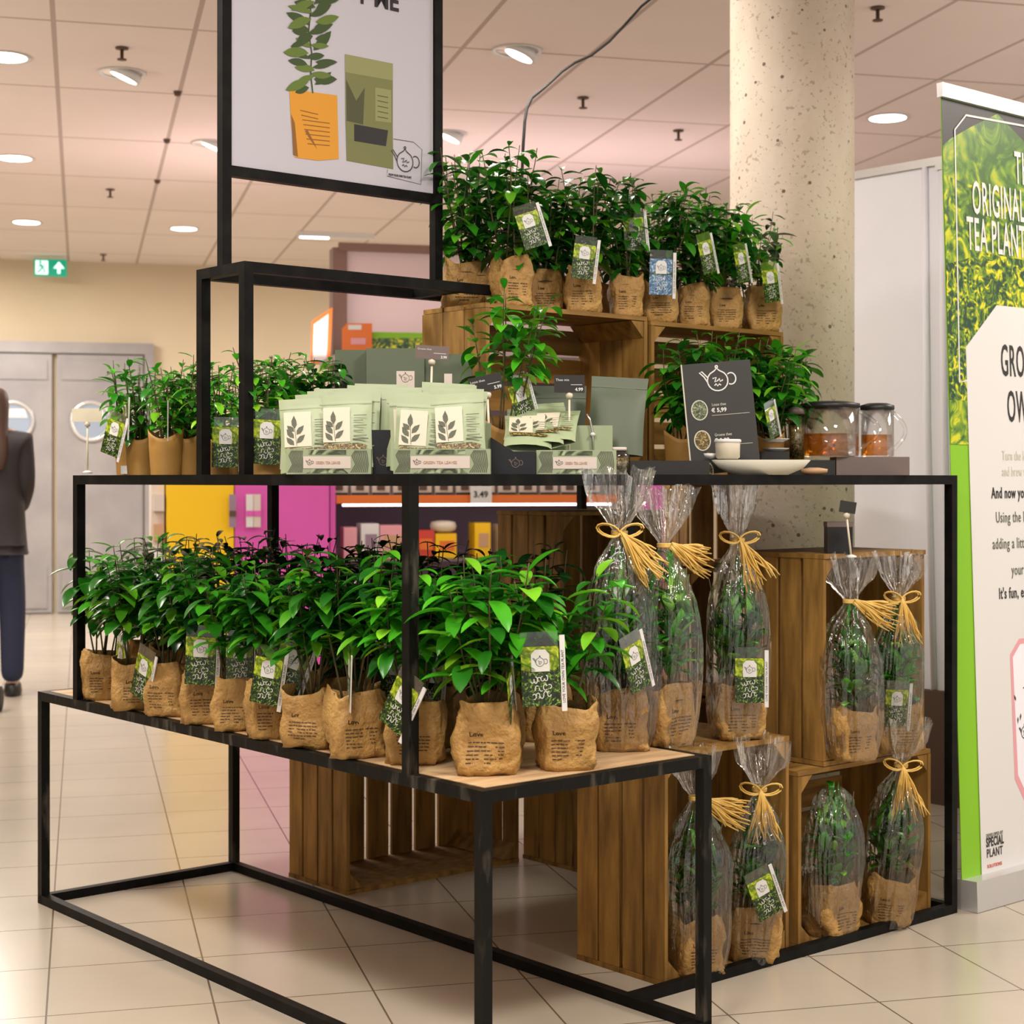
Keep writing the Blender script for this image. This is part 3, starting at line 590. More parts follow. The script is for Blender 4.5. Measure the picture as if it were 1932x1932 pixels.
def raffia(seed, dirx=1, droop=1.0, bow=True, ln=.13):
    rnd = random.Random(seed); mb = MB()
    for k in range(3): mb.tube([(.017*math.cos(a*PI/6), .015*math.sin(a*PI/6), .003*(k-1)) for a in range(13)], .0022, 5)
    if bow:
        for s_ in (-1, 1):
            for k in range(2):
                pts = []
                for i in range(13):
                    a = PI*2*i/12; pts.append((s_*(.024-.024*math.cos(a))*(1+.1*k)+0, -.018-.004*k, .012*math.sin(a)*s_*-1*(1+.2*k)+.006*(1-math.cos(a))))
                mb.tube(pts, .0021, 5)
    for i in range(34):
        a = rnd.uniform(-.35, .35)+dirx; l = ln*rnd.uniform(.65, 1.05); y0 = rnd.uniform(-.006, .006); pts = []
        for q in range(6):
            f = q/5; pts.append((math.sin(a)*l*f+.008*f*math.sin(f*4+i), -.018-.022*f+y0*f-.004*math.sin(i), -math.cos(a)*l*f+.006*math.sin(f*3+i)))
        mb.tube(pts, [.0022]*5+[.0015], 4)
    return mb.mesh('raffia_bow', 'raffia', True)
RAF = [raffia(1, .75), raffia(2, .45), raffia(3, .12, ln=.12), raffia(4, 1.15, bow=False), raffia(5, .2, ln=.14)]

def plant(loc, lab, kind='n', fi=0, bag=0, rz=0, group='potted tea plants', tags=(), s=1.0, frz=0, rot=None, wrap=None, sleeve=False, fscale=1.0, full=True, bs_=1.0):
    t = thing('potted_tea_plant', lab, 'plant', loc, rz, group, rot=rot); t.scale = (s, s, s)
    f = fol(kind, fi)
    if sleeve:
        b = link('paper_sleeve', SLEEVE, t); link('soil', SOIL2, t)
    else:
        bm = BAGS[bag % len(BAGS)]; b = link('paper_bag', bm[0], t); b.scale = (bs_, bs_, 1)
        if full: link('printed_lines', bm[1], b); link('printed_heading', bm[2], b)
        link('soil', SOIL, t)
    z = -.02 if sleeve else 0
    a = link('foliage', f[0], t, (0, 0, z), (0, 0, frz)); a.scale = (fscale,)*3; a = link('stems', f[1], t, (0, 0, z), (0, 0, frz)); a.scale = (fscale,)*3
    bpy.context.view_layer.update(); inv = (Matrix.Translation(t.location) @ t.rotation_euler.to_matrix().to_4x4() @ Matrix.Diagonal((s, s, s, 1))).inverted()
    for g in tags:
        if isinstance(g, tuple):
            xb, yb, tl, yw, sz = g[:5]; q = inv @ at(xb, yb, t.location.y-(g[5] if len(g) > 5 else .104)); addtag(t, tl, yw-t.rotation_euler.z, q.x, q.y, q.z, s=sz/s, blue=len(g) > 6)
        else: addtag(t, **g)
    if wrap:
        c = link('cellophane_wrap', wrap[0], t, (0, 0, -.001), (0, 0, frz*2)); c.scale = (1, 1, wrap[2] if len(wrap) > 2 else 1)
        if wrap[1]: link('raffia_bow', wrap[1], t, (0, 0, .44*(wrap[2] if len(wrap) > 2 else 1)))
    return t
def base(x, y, z, back=.05): p = pix(x, y, z); return p+Vector((0, back, 0))
# front row on the low table
TZ = TH+.002
def TG_(tilt=0, x=0, z=.10, yaw=0, **k): return dict(tilt=tilt, x=x, z=z, yaw=yaw, **k)
front = [
 (186, 1322, 'f', 0, .2, [(222, 1288, .30, -1.0, 1.05)], 'leftmost in the front row, leaves hanging past the left black post'),
 (247, 1342, 'f', 1, .3, [(260, 1316, .33, -.75, 1.1)], 'second from the left in the front row, narrow leaning tag'),
 (314, 1353, 'f', 2, -.25, [], 'third from the left in the front row, creased bag without tag'),
 (382, 1368, 'f', 3, .1, [(376, 1292, .04, -.1, 1.15)], 'fourth from the left in the front row, upright lime tag'),
 (441, 1381, 'f', 0, .05, [(452, 1288, .0, .1, 1.0, .04)], 'fifth from the left in the front row, half hidden bag'),
 (505, 1396, 'f', 1, .2, [(496, 1328, .16, -.25, 1.05), (528, 1312, .34, -.1, 1.15, .10)], 'sixth in the front row, two overlapping lime tags'),
 (583, 1414, 'f', 2, -.3, [], 'seventh in the front row, narrow bag beside the overlapping tags'),
 (667, 1432, 'f', 3, .35, [(658, 1322, .28, -1.38, 1.0, .05)], 'left of the near black post, tilted bag and edge-on tag'),
 (780, 1445, 'f', 0, 0, [(734, 1372, .52, -.65, 1.05)], 'directly behind the near black post on the low table'),
 (919, 1464, 'b', 1, -.05, [(968, 1352, -.42, 1.4, 1.0, .03)], 'foremost at the table corner, bright green'),
 (1067, 1456, 'b', 2, .12, [(1022, 1332, -.04, .05, 1.2)], 'at the front corner with the largest upright lime tag')]
for i, (x, y, k, fi, rz, tg, lab) in enumerate(front):
    q = base(x, y, TZ, .052); scl = {9: 1.08, 10: 1.02, 8: .97, 7: 1.03, 4: .92, 6: .95}.get(i, .97)
    plant(q, 'tea plant '+lab, k, fi, i, rz, 'tea plants on the low table', tg, scl, frz=i*1.1)
# rows behind
n = 0
order = ['first', 'second', 'third', 'fourth', 'fifth', 'sixth', 'seventh', 'eighth', 'ninth', 'tenth', 'eleventh', 'twelfth']
for row, (vv, us) in enumerate(((.27, [1.86, 1.68, 1.51, 1.34, 1.17, 1.0, .83, .66, .49, .31]), (.49, [1.84, 1.62, 1.42, 1.2, 1.0, .8, .6, .40]))):
    for j, uu in enumerate(us):
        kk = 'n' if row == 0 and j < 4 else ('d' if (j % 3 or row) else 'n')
        plant(W(uu, vv+random.uniform(-.02, .02), TZ), 'tea plant in the %s row on the low table, %s from the left' % (['middle', 'back'][row], order[j]), kk, j+row, j, random.uniform(-.4, .4), 'tea plants on the low table', [TG_(.1, 0, .09)] if j in (7, 8) and row == 0 else [], 1.0, frz=j*1.7+row, full=(row == 0))
# on the two upper crates
up = [(873, 563, .05, 'n', 0, [], 'bag half hidden by the riser rail', 1.0), (965, 570, .0, 'n', 1, [(1012, 466, -.30, -.1, .92)], 'big square bag at the left corner', .95),
      (1030, 578, .0, 'n', 2, [], 'set-back bag beside the square one', .88), (1100, 583, 0, 'n', 3, [(1097, 526, .12, .1, .92)], 'lime tag standing before its bag', .93),
      (1180, 592, 0, 'n', 4, [(1200, 472, -.1, .1, .9, .04)], 'tall narrow bag left of the blue tag', .88), (1245, 595, 0, 'n', 0, [(1246, 556, .02, .1, 1.0, .1, 1)], 'with the only pale blue tag', .90),
      (1308, 600, 0, 'n', 1, [(1340, 515, -.30, .75, .92)], 'bag right of the blue tag', .88), (1367, 605, 0, 'b', 2, [(1405, 532, -.28, .8, .9)], 'second bag from the right end', .88), (1436, 612, 0, 's', 0, [(1458, 570, -.16, .6, .95)], 'sparse plant at the right end beside the column', 1.0)]
for i, (x, y, dv, k, fi, tg, lab, scl) in enumerate(up):
    z = ZT+.441 if x < 1235 else ZT+.431
    kx = (x-966)/FPX; uu = 1.0 if i == 0 else (.93 if i == 2 else .845)
    a0 = W(uu, 0); v = (kx*a0.y-a0.x)/(DB.x-kx*DB.y)
    plant(W(uu, v, z), 'tea plant on the upper crates, '+lab, k, fi, i+1, random.uniform(-.2, .45), 'tea plants on top of the crates', tg, scl, frz=i*2.3, fscale=1.0, bs_=.86)
for j, x in enumerate((905, 1000, 1065, 1150, 1215, 1290, 1350, 1410)):
    kx = (x-966)/FPX; a0 = W(.975, 0); v = (kx*a0.y-a0.x)/(DB.x-kx*DB.y)
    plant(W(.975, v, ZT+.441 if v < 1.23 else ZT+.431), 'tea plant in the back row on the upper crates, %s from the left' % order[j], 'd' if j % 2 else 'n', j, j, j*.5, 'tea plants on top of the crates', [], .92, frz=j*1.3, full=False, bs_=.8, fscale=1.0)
# small shelf plants on the left end of the tall shelf (placed along the v axis edge)
sh = [(234, .13, 0, 's', [(205, 858, .30, -.5, .95), (236, 822, .12, -1.1, .9)], 'leftmost sleeve with white price sticker'), (268, .12, 0, 's', [(278, 830, .3, -1.2, 1.0, .03)], 'second sleeve from the left end'),
      (313, .08, 0, 's', [(316, 832, .3, -1.35, 1.0, .0)], 'wide sleeve with a scooped rim'), (357, .15, 0, 's', [], 'sleeve just left of the riser posts'), (412, .10, 0, 's', [(424, 882, .02, .1, 1.0, .06)], 'lime tag standing between the two riser posts'),
      (505, .09, 0, 's', [(500, 876, .05, .0, 1.05, .06)], 'large lime tag right of the riser posts')]
for i, (x, vv, _, k, tg, lab) in enumerate(sh):
    kx = (x-966)/FPX; a0 = W(0, vv); u = (kx*a0.y-a0.x)/(DA.x-kx*DA.y)
    p_ = plant(W(min(u, 1.69), vv, ZT), 'small tea plant on the tall shelf, '+lab, k, i, i, i*.4, 'small tea plants on the tall shelf', tg, .93 if i != 4 else .85, frz=i, sleeve=True, rot=(0, 0, 0))
    if i == 0: link('price_sticker', MB().box(-.02, -.0455, .004, .012, -.0445, .028).mesh('price_sticker', 'white'), p_)
for j, (x, vv) in enumerate(((250, .30), (300, .28), (350, .32), (400, .3), (450, .33), (490, .24), (535, .3), (575, .25), (612, .3))):
    kx = (x-966)/FPX; a0 = W(0, vv); u = (kx*a0.y-a0.x)/(DA.x-kx*DA.y)
    if u > 1.68: u = 1.68
    plant(W(u, vv, ZT), 'small tea plant in the back row on the tall shelf, %s from the left' % order[j], 's' if j < 5 else 'n', j, j, j*.6, 'small tea plants on the tall shelf', [], .9 if j < 5 else .72, frz=j*1.9, sleeve=True)
# plants by the upper crates
plant(at(948, 890, 4.02), 'tree-like tea plant with bare stem between the black price cards', 't', 0, 0, .2, tags=[TG_(-.35, .06, .12, .5, y=-.02)], s=.98, frz=.5, sleeve=True); bpy.data.objects[-1] if False else None
sidep = [(1285, 4.42, 'b', 'dense glossy tea plant left of the black price board'), (1345, 4.46, 'n', 'tea plant hidden behind the black price board'), (1448, 4.46, 'b', 'bushy tea plant between the price board and the glass jugs'), (1400, 4.56, 'n', 'tea plant in the opening of the right upper crate'), (1490, 4.64, 'b', 'wide tea plant behind the larger jug, in front of the column')]
for i, (x, Y, k, lab) in enumerate(sidep):
    p_ = at(x, 905, Y); p_.z = ZT; plant(p_, lab, k, i, i, 0, 'tea plants beside the price board', [(1462, 825, -.35, .9, .8)] if i == 2 else [], .93, frz=i*2.1, sleeve=True, fscale=.98)
# wrapped plants
wr = [
 (1172, 1420, TZ, (.0, 0, 0), 0, RAF[0], 1.09, 0, 'wrapped tea plant on the table corner, largest raffia bow', [(1210, 1300, -.34, .8, 1.05, .07)]),
 (1258, 1409, TZ, (0, 0, .8), 1, RAF[3], 1.02, 1, 'wrapped tea plant behind the corner one, bow turned away', []),
 (1398, 1398, .552, (0, 0, .1), 2, RAF[1], 1.13, 2, 'wrapped tea plant with lime tag standing on the front crate', [(1414, 1326, .0, .0, 1.1, .075)]),
 (1612, 1438, .474, (0, 0, .4), 0, RAF[3], .93, 3, 'wrapped tea plant at the left inside the upright right crate', []),
 (1698, 1421, .474, (.06, .0, .2), 1, RAF[2], .93, 4, 'wrapped tea plant with fanned raffia, right inside the upright crate', [(1688, 1372, .05, .2, 1.0, .06)]),
 (1318, 1846, .014, (0, 0, .3), 2, RAF[3], .95, 5, 'wrapped tea plant behind the table leg inside the front crate', []),
 (1425, 1818, .014, (.10, .03, 0), 0, RAF[2], .97, 6, 'wrapped tea plant with a full bow inside the front crate', [(1455, 1728, -.4, .4, 1.05, .09)]),
 (1580, 1772, .014, (0, 0, .6), -1, None, .95, 7, 'wrapped tea plant with rounded bowless top in the low right crate', []),
 (1680, 1748, .014, (.12, .07, 0), 1, RAF[4], .98, 8, 'wrapped tea plant with drooping raffia leaning out of the low right crate', [])]
for x, y, z, rot, ci, rf, sz, i, lab, tg in wr:
    plant(base(x, y, z, .06), lab, 'w', i, i+2, 0, 'cellophane wrapped tea plants', tg, 1.0, frz=i*.9, rot=rot, wrap=(CEL[ci] if ci >= 0 else CELC, rf, sz), fscale=1.05 if i < 3 else .95)
# ---------------------------------------------------------------- pouches and display boxes
def pouchmesh(matn, wd=.125, hh=.175, th=.028):
    mb = MB(); rows = []
    for s_ in (-1, 1):
        rr = []
        for j in range(13):
            q = j/12; row = []
            for i in range(13):
                x = (i/12-.5); bul = (1-(2*x)**2)**.6*max(0, math.sin(PI*min(1, (1-q)*.62+.05))**1.3)*(1 if q < .82 else .25)
                row.append(Vector((x*wd*(1-.05*math.sin(PI*q)), s_*(.0006+th*.5*bul)+.001*noise.noise(Vector((x*9, q*9, s_))), q*hh)))
            rr.append(row if s_ < 0 else row[::-1])
        rows.append(rr)
    for j in range(12): pass
    for rr in rows: mb.grid(rr)
    for j in range(12):
        for (A_, B_) in ((rows[0][j][0], rows[0][j+1][0]),):
            pass
    return mb.mesh('pouch_body', matn, True)
PB = {'l': pouchmesh('sage_light'), 'm': pouchmesh('sage'), 'd': pouchmesh('sage_dark')}
def pl_leafs():
    lb = MB().flat([(-.05, .058), (.012, .058), (.012, .14), (-.05, .14)], -.0158).mesh('label_panel', 'cream')
    lf = MB()
    for (x, z, a, l) in ((-.028, .062, 2.3, .026), (-.022, .066, .8, .028), (-.028, .078, 2.2, .028), (-.022, .086, .9, .028), (-.026, .100, 1.6, .032), (-.027, .094, 2.4, .022)):
        c, s_ = math.cos(a), math.sin(a); lf.flat([(x+l*q*c-wv*s_, z+l*q*s_+wv*c) for q, wv in ((0, 0), (.3, .006), (.6, .0065), (1, 0), (.6, -.005), (.3, -.0055))], -.0163)
    lf.stroke([(-.022, .06), (-.024, .08), (-.026, .105)], .0012, -.0162)
    ln = MB()
    for k in range(5): ln.stroke([(.02, .12-k*.012), (.05-(k % 2)*.008, .12-k*.012)], .0018, -.0158)
    ln.stroke([(.018, .064), (.054, .064)], .003, -.0158)
    wn = MB().flat([(-.045, .040), (.048, .040), (.053, .048), (.03, .055), (-.02, .053), (-.05, .057)], -.0168).mesh('tea_window', 'dry_tea')
    return lb, lf.mesh('leaf_print', 'leafprint'), ln.mesh('text_lines', 'leafprint'), wn
PLB = pl_leafs()
def pouch(loc, rz, lean, lab, kind='l', s=1.0, roll=0, group='pale green tea pouches', prints=True):
    t = thing('tea_pouch', lab, 'tea pouch', loc, 0, group, rot=(lean, roll, rz)); t.scale = (s, s, s)
    b = link('pouch_body', PB[kind], t)
    link('zip_seal', MB().box(-.06, -.0022, .150, .06, .0022, .153).mesh('zip_seal', 'sage' if kind == 'l' else 'box_green'), b)
    if prints:
        for nm, me in zip(('label_panel', 'leaf_print', 'text_lines', 'tea_window'), PLB): link(nm, me, b)
    return t
def dispbox(x0, x1, Y, lab, black=0, h_=.056, d=.15):
    X0 = (x0-966)/FPX*Y; X1 = (x1-966)/FPX*Y; wd = X1-X0; t = thing('display_box', lab, 'display box', (X0, Y, ZT), 0, 'pouch display boxes'); e = .003
    MB().box(0, 0, 0, wd, e, h_).box(0, d-e, 0, wd, d, h_*2.1).box(0, e, 0, e, d-e, h_).box(wd-e, e, 0, wd, d-e, h_).box(e, e, 0, wd-e, d-e, e).build('box_tray', 'sage', t)
    for cx, wv in ((.0, .042), (wd-.05, .05)):
        pt = MB()
        for k in range(9): pt.stroke([(cx+wv*.1+k*wv*.09, .004), (cx+wv*.2+k*wv*.07+.006, h_*.4), (cx+wv*.15+k*wv*.085, h_*.75), (cx+wv*.3+k*.003, h_-.003)], .0022, -.0008)
        pt.build('leaf_pattern', 'leafprint', t)
    MB().flat([(.045, .002), (wd-.05, .002), (wd-.062, .012), (.06, .012)], -.0007).flat([(.05, h_*.78), (wd-.055, h_*.78), (wd-.055, h_-.002), (.05, h_-.002)], -.0007).build('pattern_band', 'pattern', t)
    pl = MB().flat([(.038, .013), (wd-.045, .013), (wd-.045, .040), (.038, .040)], -.0012).build('name_plate', 'pink_plate', t)
    lg = MB(); teapot(lg, .052, .026, .012, .001, -.0018); lg.build('teapot_mark', 'taupe', pl)
    text(pl, 'GREEN TEA LEAVES', .066, .023, -.0018, .009, 'tan_plastic', sx=(wd-.12)/.098)
    return t, X0, X1
bxs = [dispbox(540, 700, 3.70, 'left sage display box full of pale green pouches'), dispbox(742, 925, 3.66, 'middle sage display box full of pale green pouches, above the near post'), dispbox(1012, 1163, 3.82, 'right sage display box with pouches lying flat')]
random.seed(8)
for bi, (t_, X0, X1) in enumerate(bxs[:2]):
    wd = X1-X0; Y = t_.location.y; k = 0
    for j in range(5):
        for i in range(2):
            xx = X0+wd*(.26+.42*i)+random.uniform(-.006, .006)+(.016 if bi == 0 else -.010)*j
            pouch((xx, Y+.024+j*.023, ZT+.004+j*.007+.01*i), random.uniform(-.04, .04), -.22, 'pale green tea pouch in the %s display box, %s in the %s stack' % (['left', 'middle'][bi], ['front', 'second', 'third', 'fourth', 'rearmost'][j], ['left', 'right'][i]), 'l', .98, random.uniform(-.07, .07), prints=(j < 2))
t_, X0, X1 = bxs[2]
for j in range(6):
    pouch((X0-.02+.028*(j % 3), 3.84+.018*j, ZT+.06+.007*j), random.uniform(-.15, .15), -1.05, 'pale green tea pouch lying back in the right display box, %s of the pile' % ['lowest', 'second', 'third', 'fourth', 'fifth', 'topmost'][j], 'l', .9, random.uniform(-.1, .1), prints=(j in (0, 1, 2)))
# black boxes between
def blackbox(x0, x1, Y, d, hh, lab, slant=0):
    X0 = (x0-966)/FPX*Y; X1 = (x1-966)/FPX*Y; t = thing('black_tray', lab, 'box', (X0, Y, ZT))
    wd = X1-X0
    m = MB(); m.prism([(0, 0), (wd, 0), (wd, hh*.62 if slant else hh), (wd*.5, hh*.62 if slant else hh), (0, hh)], 0, d); m.build('tray_body', 'navy', t)
    lg = MB(); teapot(lg, wd*.55, hh*.3, .022, .0014, -.0008); lg.build('teapot_mark', 'taupe', t); return t
blackbox(701, 741, 3.74, .12, .10, 'black box side wedged between the left and middle display boxes')
blackbox(926, 1011, 3.80, .12, .085, 'black box with teapot mark between the middle and right display boxes', 1)
# green cartons behind
for i, (x0, x1, y0, Y) in enumerate(((632, 692, 660, 4.22), (691, 802, 657, 4.18), (800, 892, 668, 4.20))):
    X0 = (x0-966)/FPX*Y; X1 = (x1-966)/FPX*Y; hh = (HY-y0)/FPX*Y-.012; t = thing('gift_carton', ['narrow dark green carton left of the others behind the pouches', 'wide dark green carton in the middle behind the pouches', 'dark green carton right beside the upper crate'][i], 'carton', (X0, Y, ZT), 0, 'dark green cartons')
    MB().box(0, 0, 0, X1-X0-.002, .045, hh).build('carton_body', 'box_green', t)
    lf = MB(); wd = X1-X0; z0 = hh*.58; lf.flat([(.004, z0), (.012, z0+.03), (.03, z0+.012), (.055, z0-.012), (.05, z0-.05), (.01, z0-.05)], -.0008); lf.build('leaf_print', 'leafprint', t)
    ll = MB()
    for k in range(5): ll.stroke([(.008+k*.007, z0+.015-k*.004), (.03+k*.004, z0-.03), (.045, z0-.05)], .001, -.0014)
    ll.build('leaf_veins', 'box_green', t)
for i, (x0, x1, Y, zz) in enumerate(((748, 782, 3.95, (700, 727)), (838, 853, 3.95, (705, 748)))):
    q0 = at(x0, zz[0], Y); q1 = at(x1, zz[1], Y); t = thing('name_card', ['small pale card with teapot mark standing among the pouches', 'narrow pale card behind the middle display box'][i], 'card', (q0.x, Y, ZT))
    MB().box(0, 0, 0, q1.x-q0.x, .002, q0.z-ZT).build('card', 'pink_plate', t)
    if i == 0: lg = MB(); teapot(lg, (q1.x-q0.x)/2, q0.z-ZT-.017, .022, .001, -.001); lg.build('teapot_mark', 'taupe', t)
# dark pouches at right
pouch(at(1050, 893, 4.12)+Vector((0, 0, .0)), .1, -.1, 'dark green pouch standing upright behind the third price card', 'd', 1.25, 0, 'dark green pouches', False)
pouch(at(1158, 893, 4.02)+Vector((0, 0, .045)), -.15, -.25, 'dark green open pouch drooping over the glass jar', 'd', 1.12, .06, 'dark green pouches', False)
def lathe_thing(name, lab, cat, loc, prof, m, n=32): t = thing(name, lab, cat, loc); return t
t = thing('glass_jar', 'small glass jar of dried tea beside the right display box', 'jar', (at(1163, 893, 3.95).x, 4.0, ZT))
MB().lathe([(.032, 0), (.036, .006), (.036, .045), (.026, .058)], 28).build('jar_body', 'jar_glass', t, True); MB().lathe([(.033, .003), (.033, .04)], 28).build('dried_tea', 'dry_tea', t, True); MB().lathe([(.028, .058), (.028, .066)], 28).build('lid', 'pink_plate', t, True)
# price card holders
def holder(xb, yb, xt, yt, w, h_, Y, lab, m='dark_grey', yaw=0, roll=0, txt=('Groene thee', '5.99'), zbase=None, tall=0):
    b = at(xb, yb, Y); tp = at(xt, yt, Y); t = thing('price_card_holder', lab, 'price card', b, 0, 'price cards on stems')
    MB().lathe([(.014, 0), (.014, .004), (.004, .008)], 16).build('foot', 'white', t, True)
    d = tp-b; MB().tube([(0, 0, .004), (d.x*.5, 0, d.z*.5), (d.x, 0, d.z)], .0028, 8).build('stem', 'cream', t, True)
    MB().lathe([(.007, -.007), (.009, 0), (.007, .007)], 12, Matrix.Translation(d)).build('clip', 'cream', t, True)
    c = MB().box(-w/2, -.001, 0, w/2, .001, h_).build('card', m, t); c.location = (d.x, -.006, d.z+.006); c.rotation_euler = (0, roll, yaw)
    if txt:
        text(c, txt[0], -w*.45, h_*.66, -.0016, h_*.2, 'white'); text(c, txt[1], w*.45, h_*.1, -.0016, h_*.26, 'white', align='RIGHT', weight=.0003)
        ln = MB(); ln.stroke([(w*.05, h_*.45), (w*.42, h_*.45)], .0012, -.0016); ln.build('text_line', 'white', c)
    return t
holder(810, 880, 815, 683, .078, .032, 3.93, 'grey price card on a tall stem in front of the middle carton', roll=.06, m='taupe', txt=('Groene thee', '3.99'))
holder(925, 880, 920, 745, .078, .040, 3.88, 'black price card tilted upward left of the bare-stemmed plant', roll=-.22, txt=('Losse thee', '5.99'))
holder(1074, 880, 1074, 746, .072, .042, 3.95, 'black price card on a stem in front of the dark pouch', txt=('Thee mix', '4.99'))
holder(165, 893, 165, 800, .085, .038, 4.75, 'pale price card turned away at the left end of the tall shelf', m='cream', txt=None)
holder(1606, 1052, 1597, 972, .042, .030, 4.28, 'small black price card on a stem on top of the upright right crate', roll=.15, txt=None)
holder(396, 893, 386, 800, .1, .03, 4.35, 'dark price card seen edge on beside the left riser post', yaw=1.35, roll=.2, txt=None)
t = thing('metal_clip', 'small chrome clip with white bead in front of the dark pouches', 'clip', (at(1122, 893, 3.86).x, 3.96, ZT+.0))
MB().tube([(0, 0, 0), (0, 0, .10), (-.006, 0, .13), (-.014, 0, .145)], .0025, 6).build('wire', 'chrome', t, True); MB().lathe([(.001, .09), (.008, .096), (.001, .102)], 10).build('bead', 'white', t, True)
# ---------------------------------------------------------------- price board
Y = 4.20; a = math.atan2(.0, 1); P0 = Vector(((1306-966)/FPX*Y, Y, ZT)); ex = Vector((1, 0, 0)); al = -.1; roll = -.082
bd = thing('price_board', 'black price board with white teapot drawing leaning on the shelf', 'sign', P0, 0, rot=(-.12, roll, 0))
wd = (1436-1306)/FPX*Y; hh = (HY-686)/FPX*Y-.01
MB().box(0, 0, 0, wd, .006, hh).build('board', 'dark_grey', bd)
MB().box(-.003, -.002, 0, 0, .008, hh).build('pale_edge', 'offwhite', bd)
lg = MB(); teapot(lg, wd*.5, hh*.83, .062, .0032, -.0012); lg.build('teapot_drawing', 'white', bd)
for k, (nm, pr_, m) in enumerate((('Losse thee', '\u20ac 5,99', 'dry_tea_green'), ('Groene thee', '\u20ac 3,99', 'dry_tea'), ('Thee', '\u20ac 4,99', 'dry_tea'))):
    cz = hh*(.575-k*.275); cx = .034; mb = MB(); n = 24
    MB().flat([(cx+.020*math.cos(2*PI*i/n), cz+.025*math.sin(2*PI*i/n)) for i in range(n)], -.0008).build('round_picture', m, bd)
    mb.stroke([(cx+.020*math.cos(2*PI*i/n), cz+.025*math.sin(2*PI*i/n)) for i in range(n+1)], .0025, -.0012); mb.build('white_ring', 'offwhite', bd)
    if k < 2: text(bd, nm, .066, cz+.008, -.0012, .0105, 'offwhite', sx=.8); text(bd, pr_, .064, cz-.008, -.0012, .0145, 'white', weight=.0004); mb = MB(); mb.stroke([(.064, cz-.016), (wd-.014, cz-.016)], .001, -.0012); mb.build('rule', 'offwhite', bd)
# trays, dish, cup, jugs
def boxthing(name, lab, cat, x0, x1, Y, y0, d, m, z=ZT, group=None):
    X0 = (x0-966)/FPX*Y; X1 = (x1-966)/FPX*Y; o = MB().box(0, 0, 0, X1-X0, d, (HY-y0)/FPX*Y+CH-z).build(name, m); o.location = (X0, Y, z); tag(o, lab, cat, group); return o
tr = thing('black_tray', 'flat dark tray along the shelf edge, left of the cream dish', 'tray', (at(1182, 893, 3.92).x, 4.0, ZT)); wd = (1345-1182)/FPX*3.95
MB().box(0, 0, 0, wd, .05, .004).box(0, 0, .004, wd, .003, .034).box(0, .047, .004, wd, .05, .034).box(0, .003, .004, .003, .047, .034).box(wd-.003, .003, .004, wd, .047, .034).build('tray_body', 'dark_grey', tr)
boxthing('serving_block', 'brown serving block at the right end of the shelf under the glass jugs', 'block', 1578, 1716, 4.44, 862, .09, 'taupe')
boxthing('serving_block', 'dark low block behind the cream dish under the first jug', 'block', 1492, 1576, 4.44, 868, .09, 'dark_grey')
t = thing('cream_dish', 'shallow cream oval dish on the shelf edge in front of the price board', 'dish', (at(1436, 905, 4.12).x, 4.12, ZT)); t.scale = (1, .42, 1)
rd = (1530-1342)/2/FPX*4.1
MB().lathe([(.001, .002), (rd*.55, 0), (rd*.85, .016), (rd, .036), (rd*.97, .037), (rd*.8, .02), (rd*.5, .008), (.001, .007)], 48, cap=False).build('dish_body', 'offwhite', t, True)
t = thing('white_cup', 'small white ribbed cup standing in the cream dish', 'cup', at(1373, 866, 4.13)); 
m = MB(); prof = [(.024, 0), (.030, .004), (.031, .045), (.029, .048), (.029, .006), (.001, .005)]
m.lathe(prof, 40, cap=False); m.build('cup_body', 'cream', t, True); MB().lathe([(.031, .040), (.0335, .042), (.0335, .047), (.031, .049)], 40, cap=False).build('rim_band', 'white', t, True)
t = thing('tasting_bowl', 'little yellow and white bowl at the foot of the price board', 'bowl', at(1340, 866, 4.15)); MB().lathe([(.004, 0), (.014, .006), (.017, .014), (.012, .012), (.001, .011)], 20, cap=False).build('bowl_body', 'white', t, True); MB().lathe([(.012, .011), (.008, .016), (.001, .018)], 14, cap=False).build('tea_heap', 'dry_tea', t, True)
for k in range(2):
    o = MB().lathe([(.02, 0), (.034, .006), (.037, .009), (.034, .009), (.001, .004)], 28, cap=False).build('white_saucer', 'white', smooth=True); o.location = at(1463, 852-18*k, 4.42); tag(o, ['lower', 'upper'][k]+' white saucer on dark block between the price board and the jugs', 'saucer', 'white saucers')
boxthing('serving_block', 'dark block carrying the white saucers', 'block', 1437, 1489, 4.385, 852, .08, 'dark_grey')
def jug(x, yb, Y, r, hh, tea_h, lab, lid=True, handle=True):
    b = at(x, yb, Y); t = thing('glass_jug', lab, 'jug', b, 0, 'glass tea jugs')
    MB().lathe([(.001, 0), (r*.95, 0), (r, .004), (r, hh), (r-.0015, hh), (r-.0015, .003)], 48, cap=False).build('glass_body', 'glass', t, True)
    MB().lathe([(.001, .004), (r-.003, .004), (r-.003, tea_h), (.001, tea_h)], 48, cap=False).build('tea', 'tea', t, True)
    if lid: MB().lathe([(r*1.0, hh), (r*1.03, hh+.003), (r*1.02, hh+.012), (r*.6, hh+.018), (.001, hh+.019)], 48).build('lid', 'black', t, True)
    if handle:
        pts = [(r*.96+r*.75*math.sin(PI*i/14)*1.0, 0, hh*.95-hh*.8*i/14) for i in range(15)]; MB().tube(pts, .0055, 10).build('handle', 'glass', t, True)
    return t
jug(1566, 862, 4.50, .078, .132, .062, 'larger glass jug half full of amber tea with black lid, left of the pair')
jug(1655, 862, 4.53, .045, .128, .060, 'smaller glass jug of amber tea with black lid and big handle at the right')
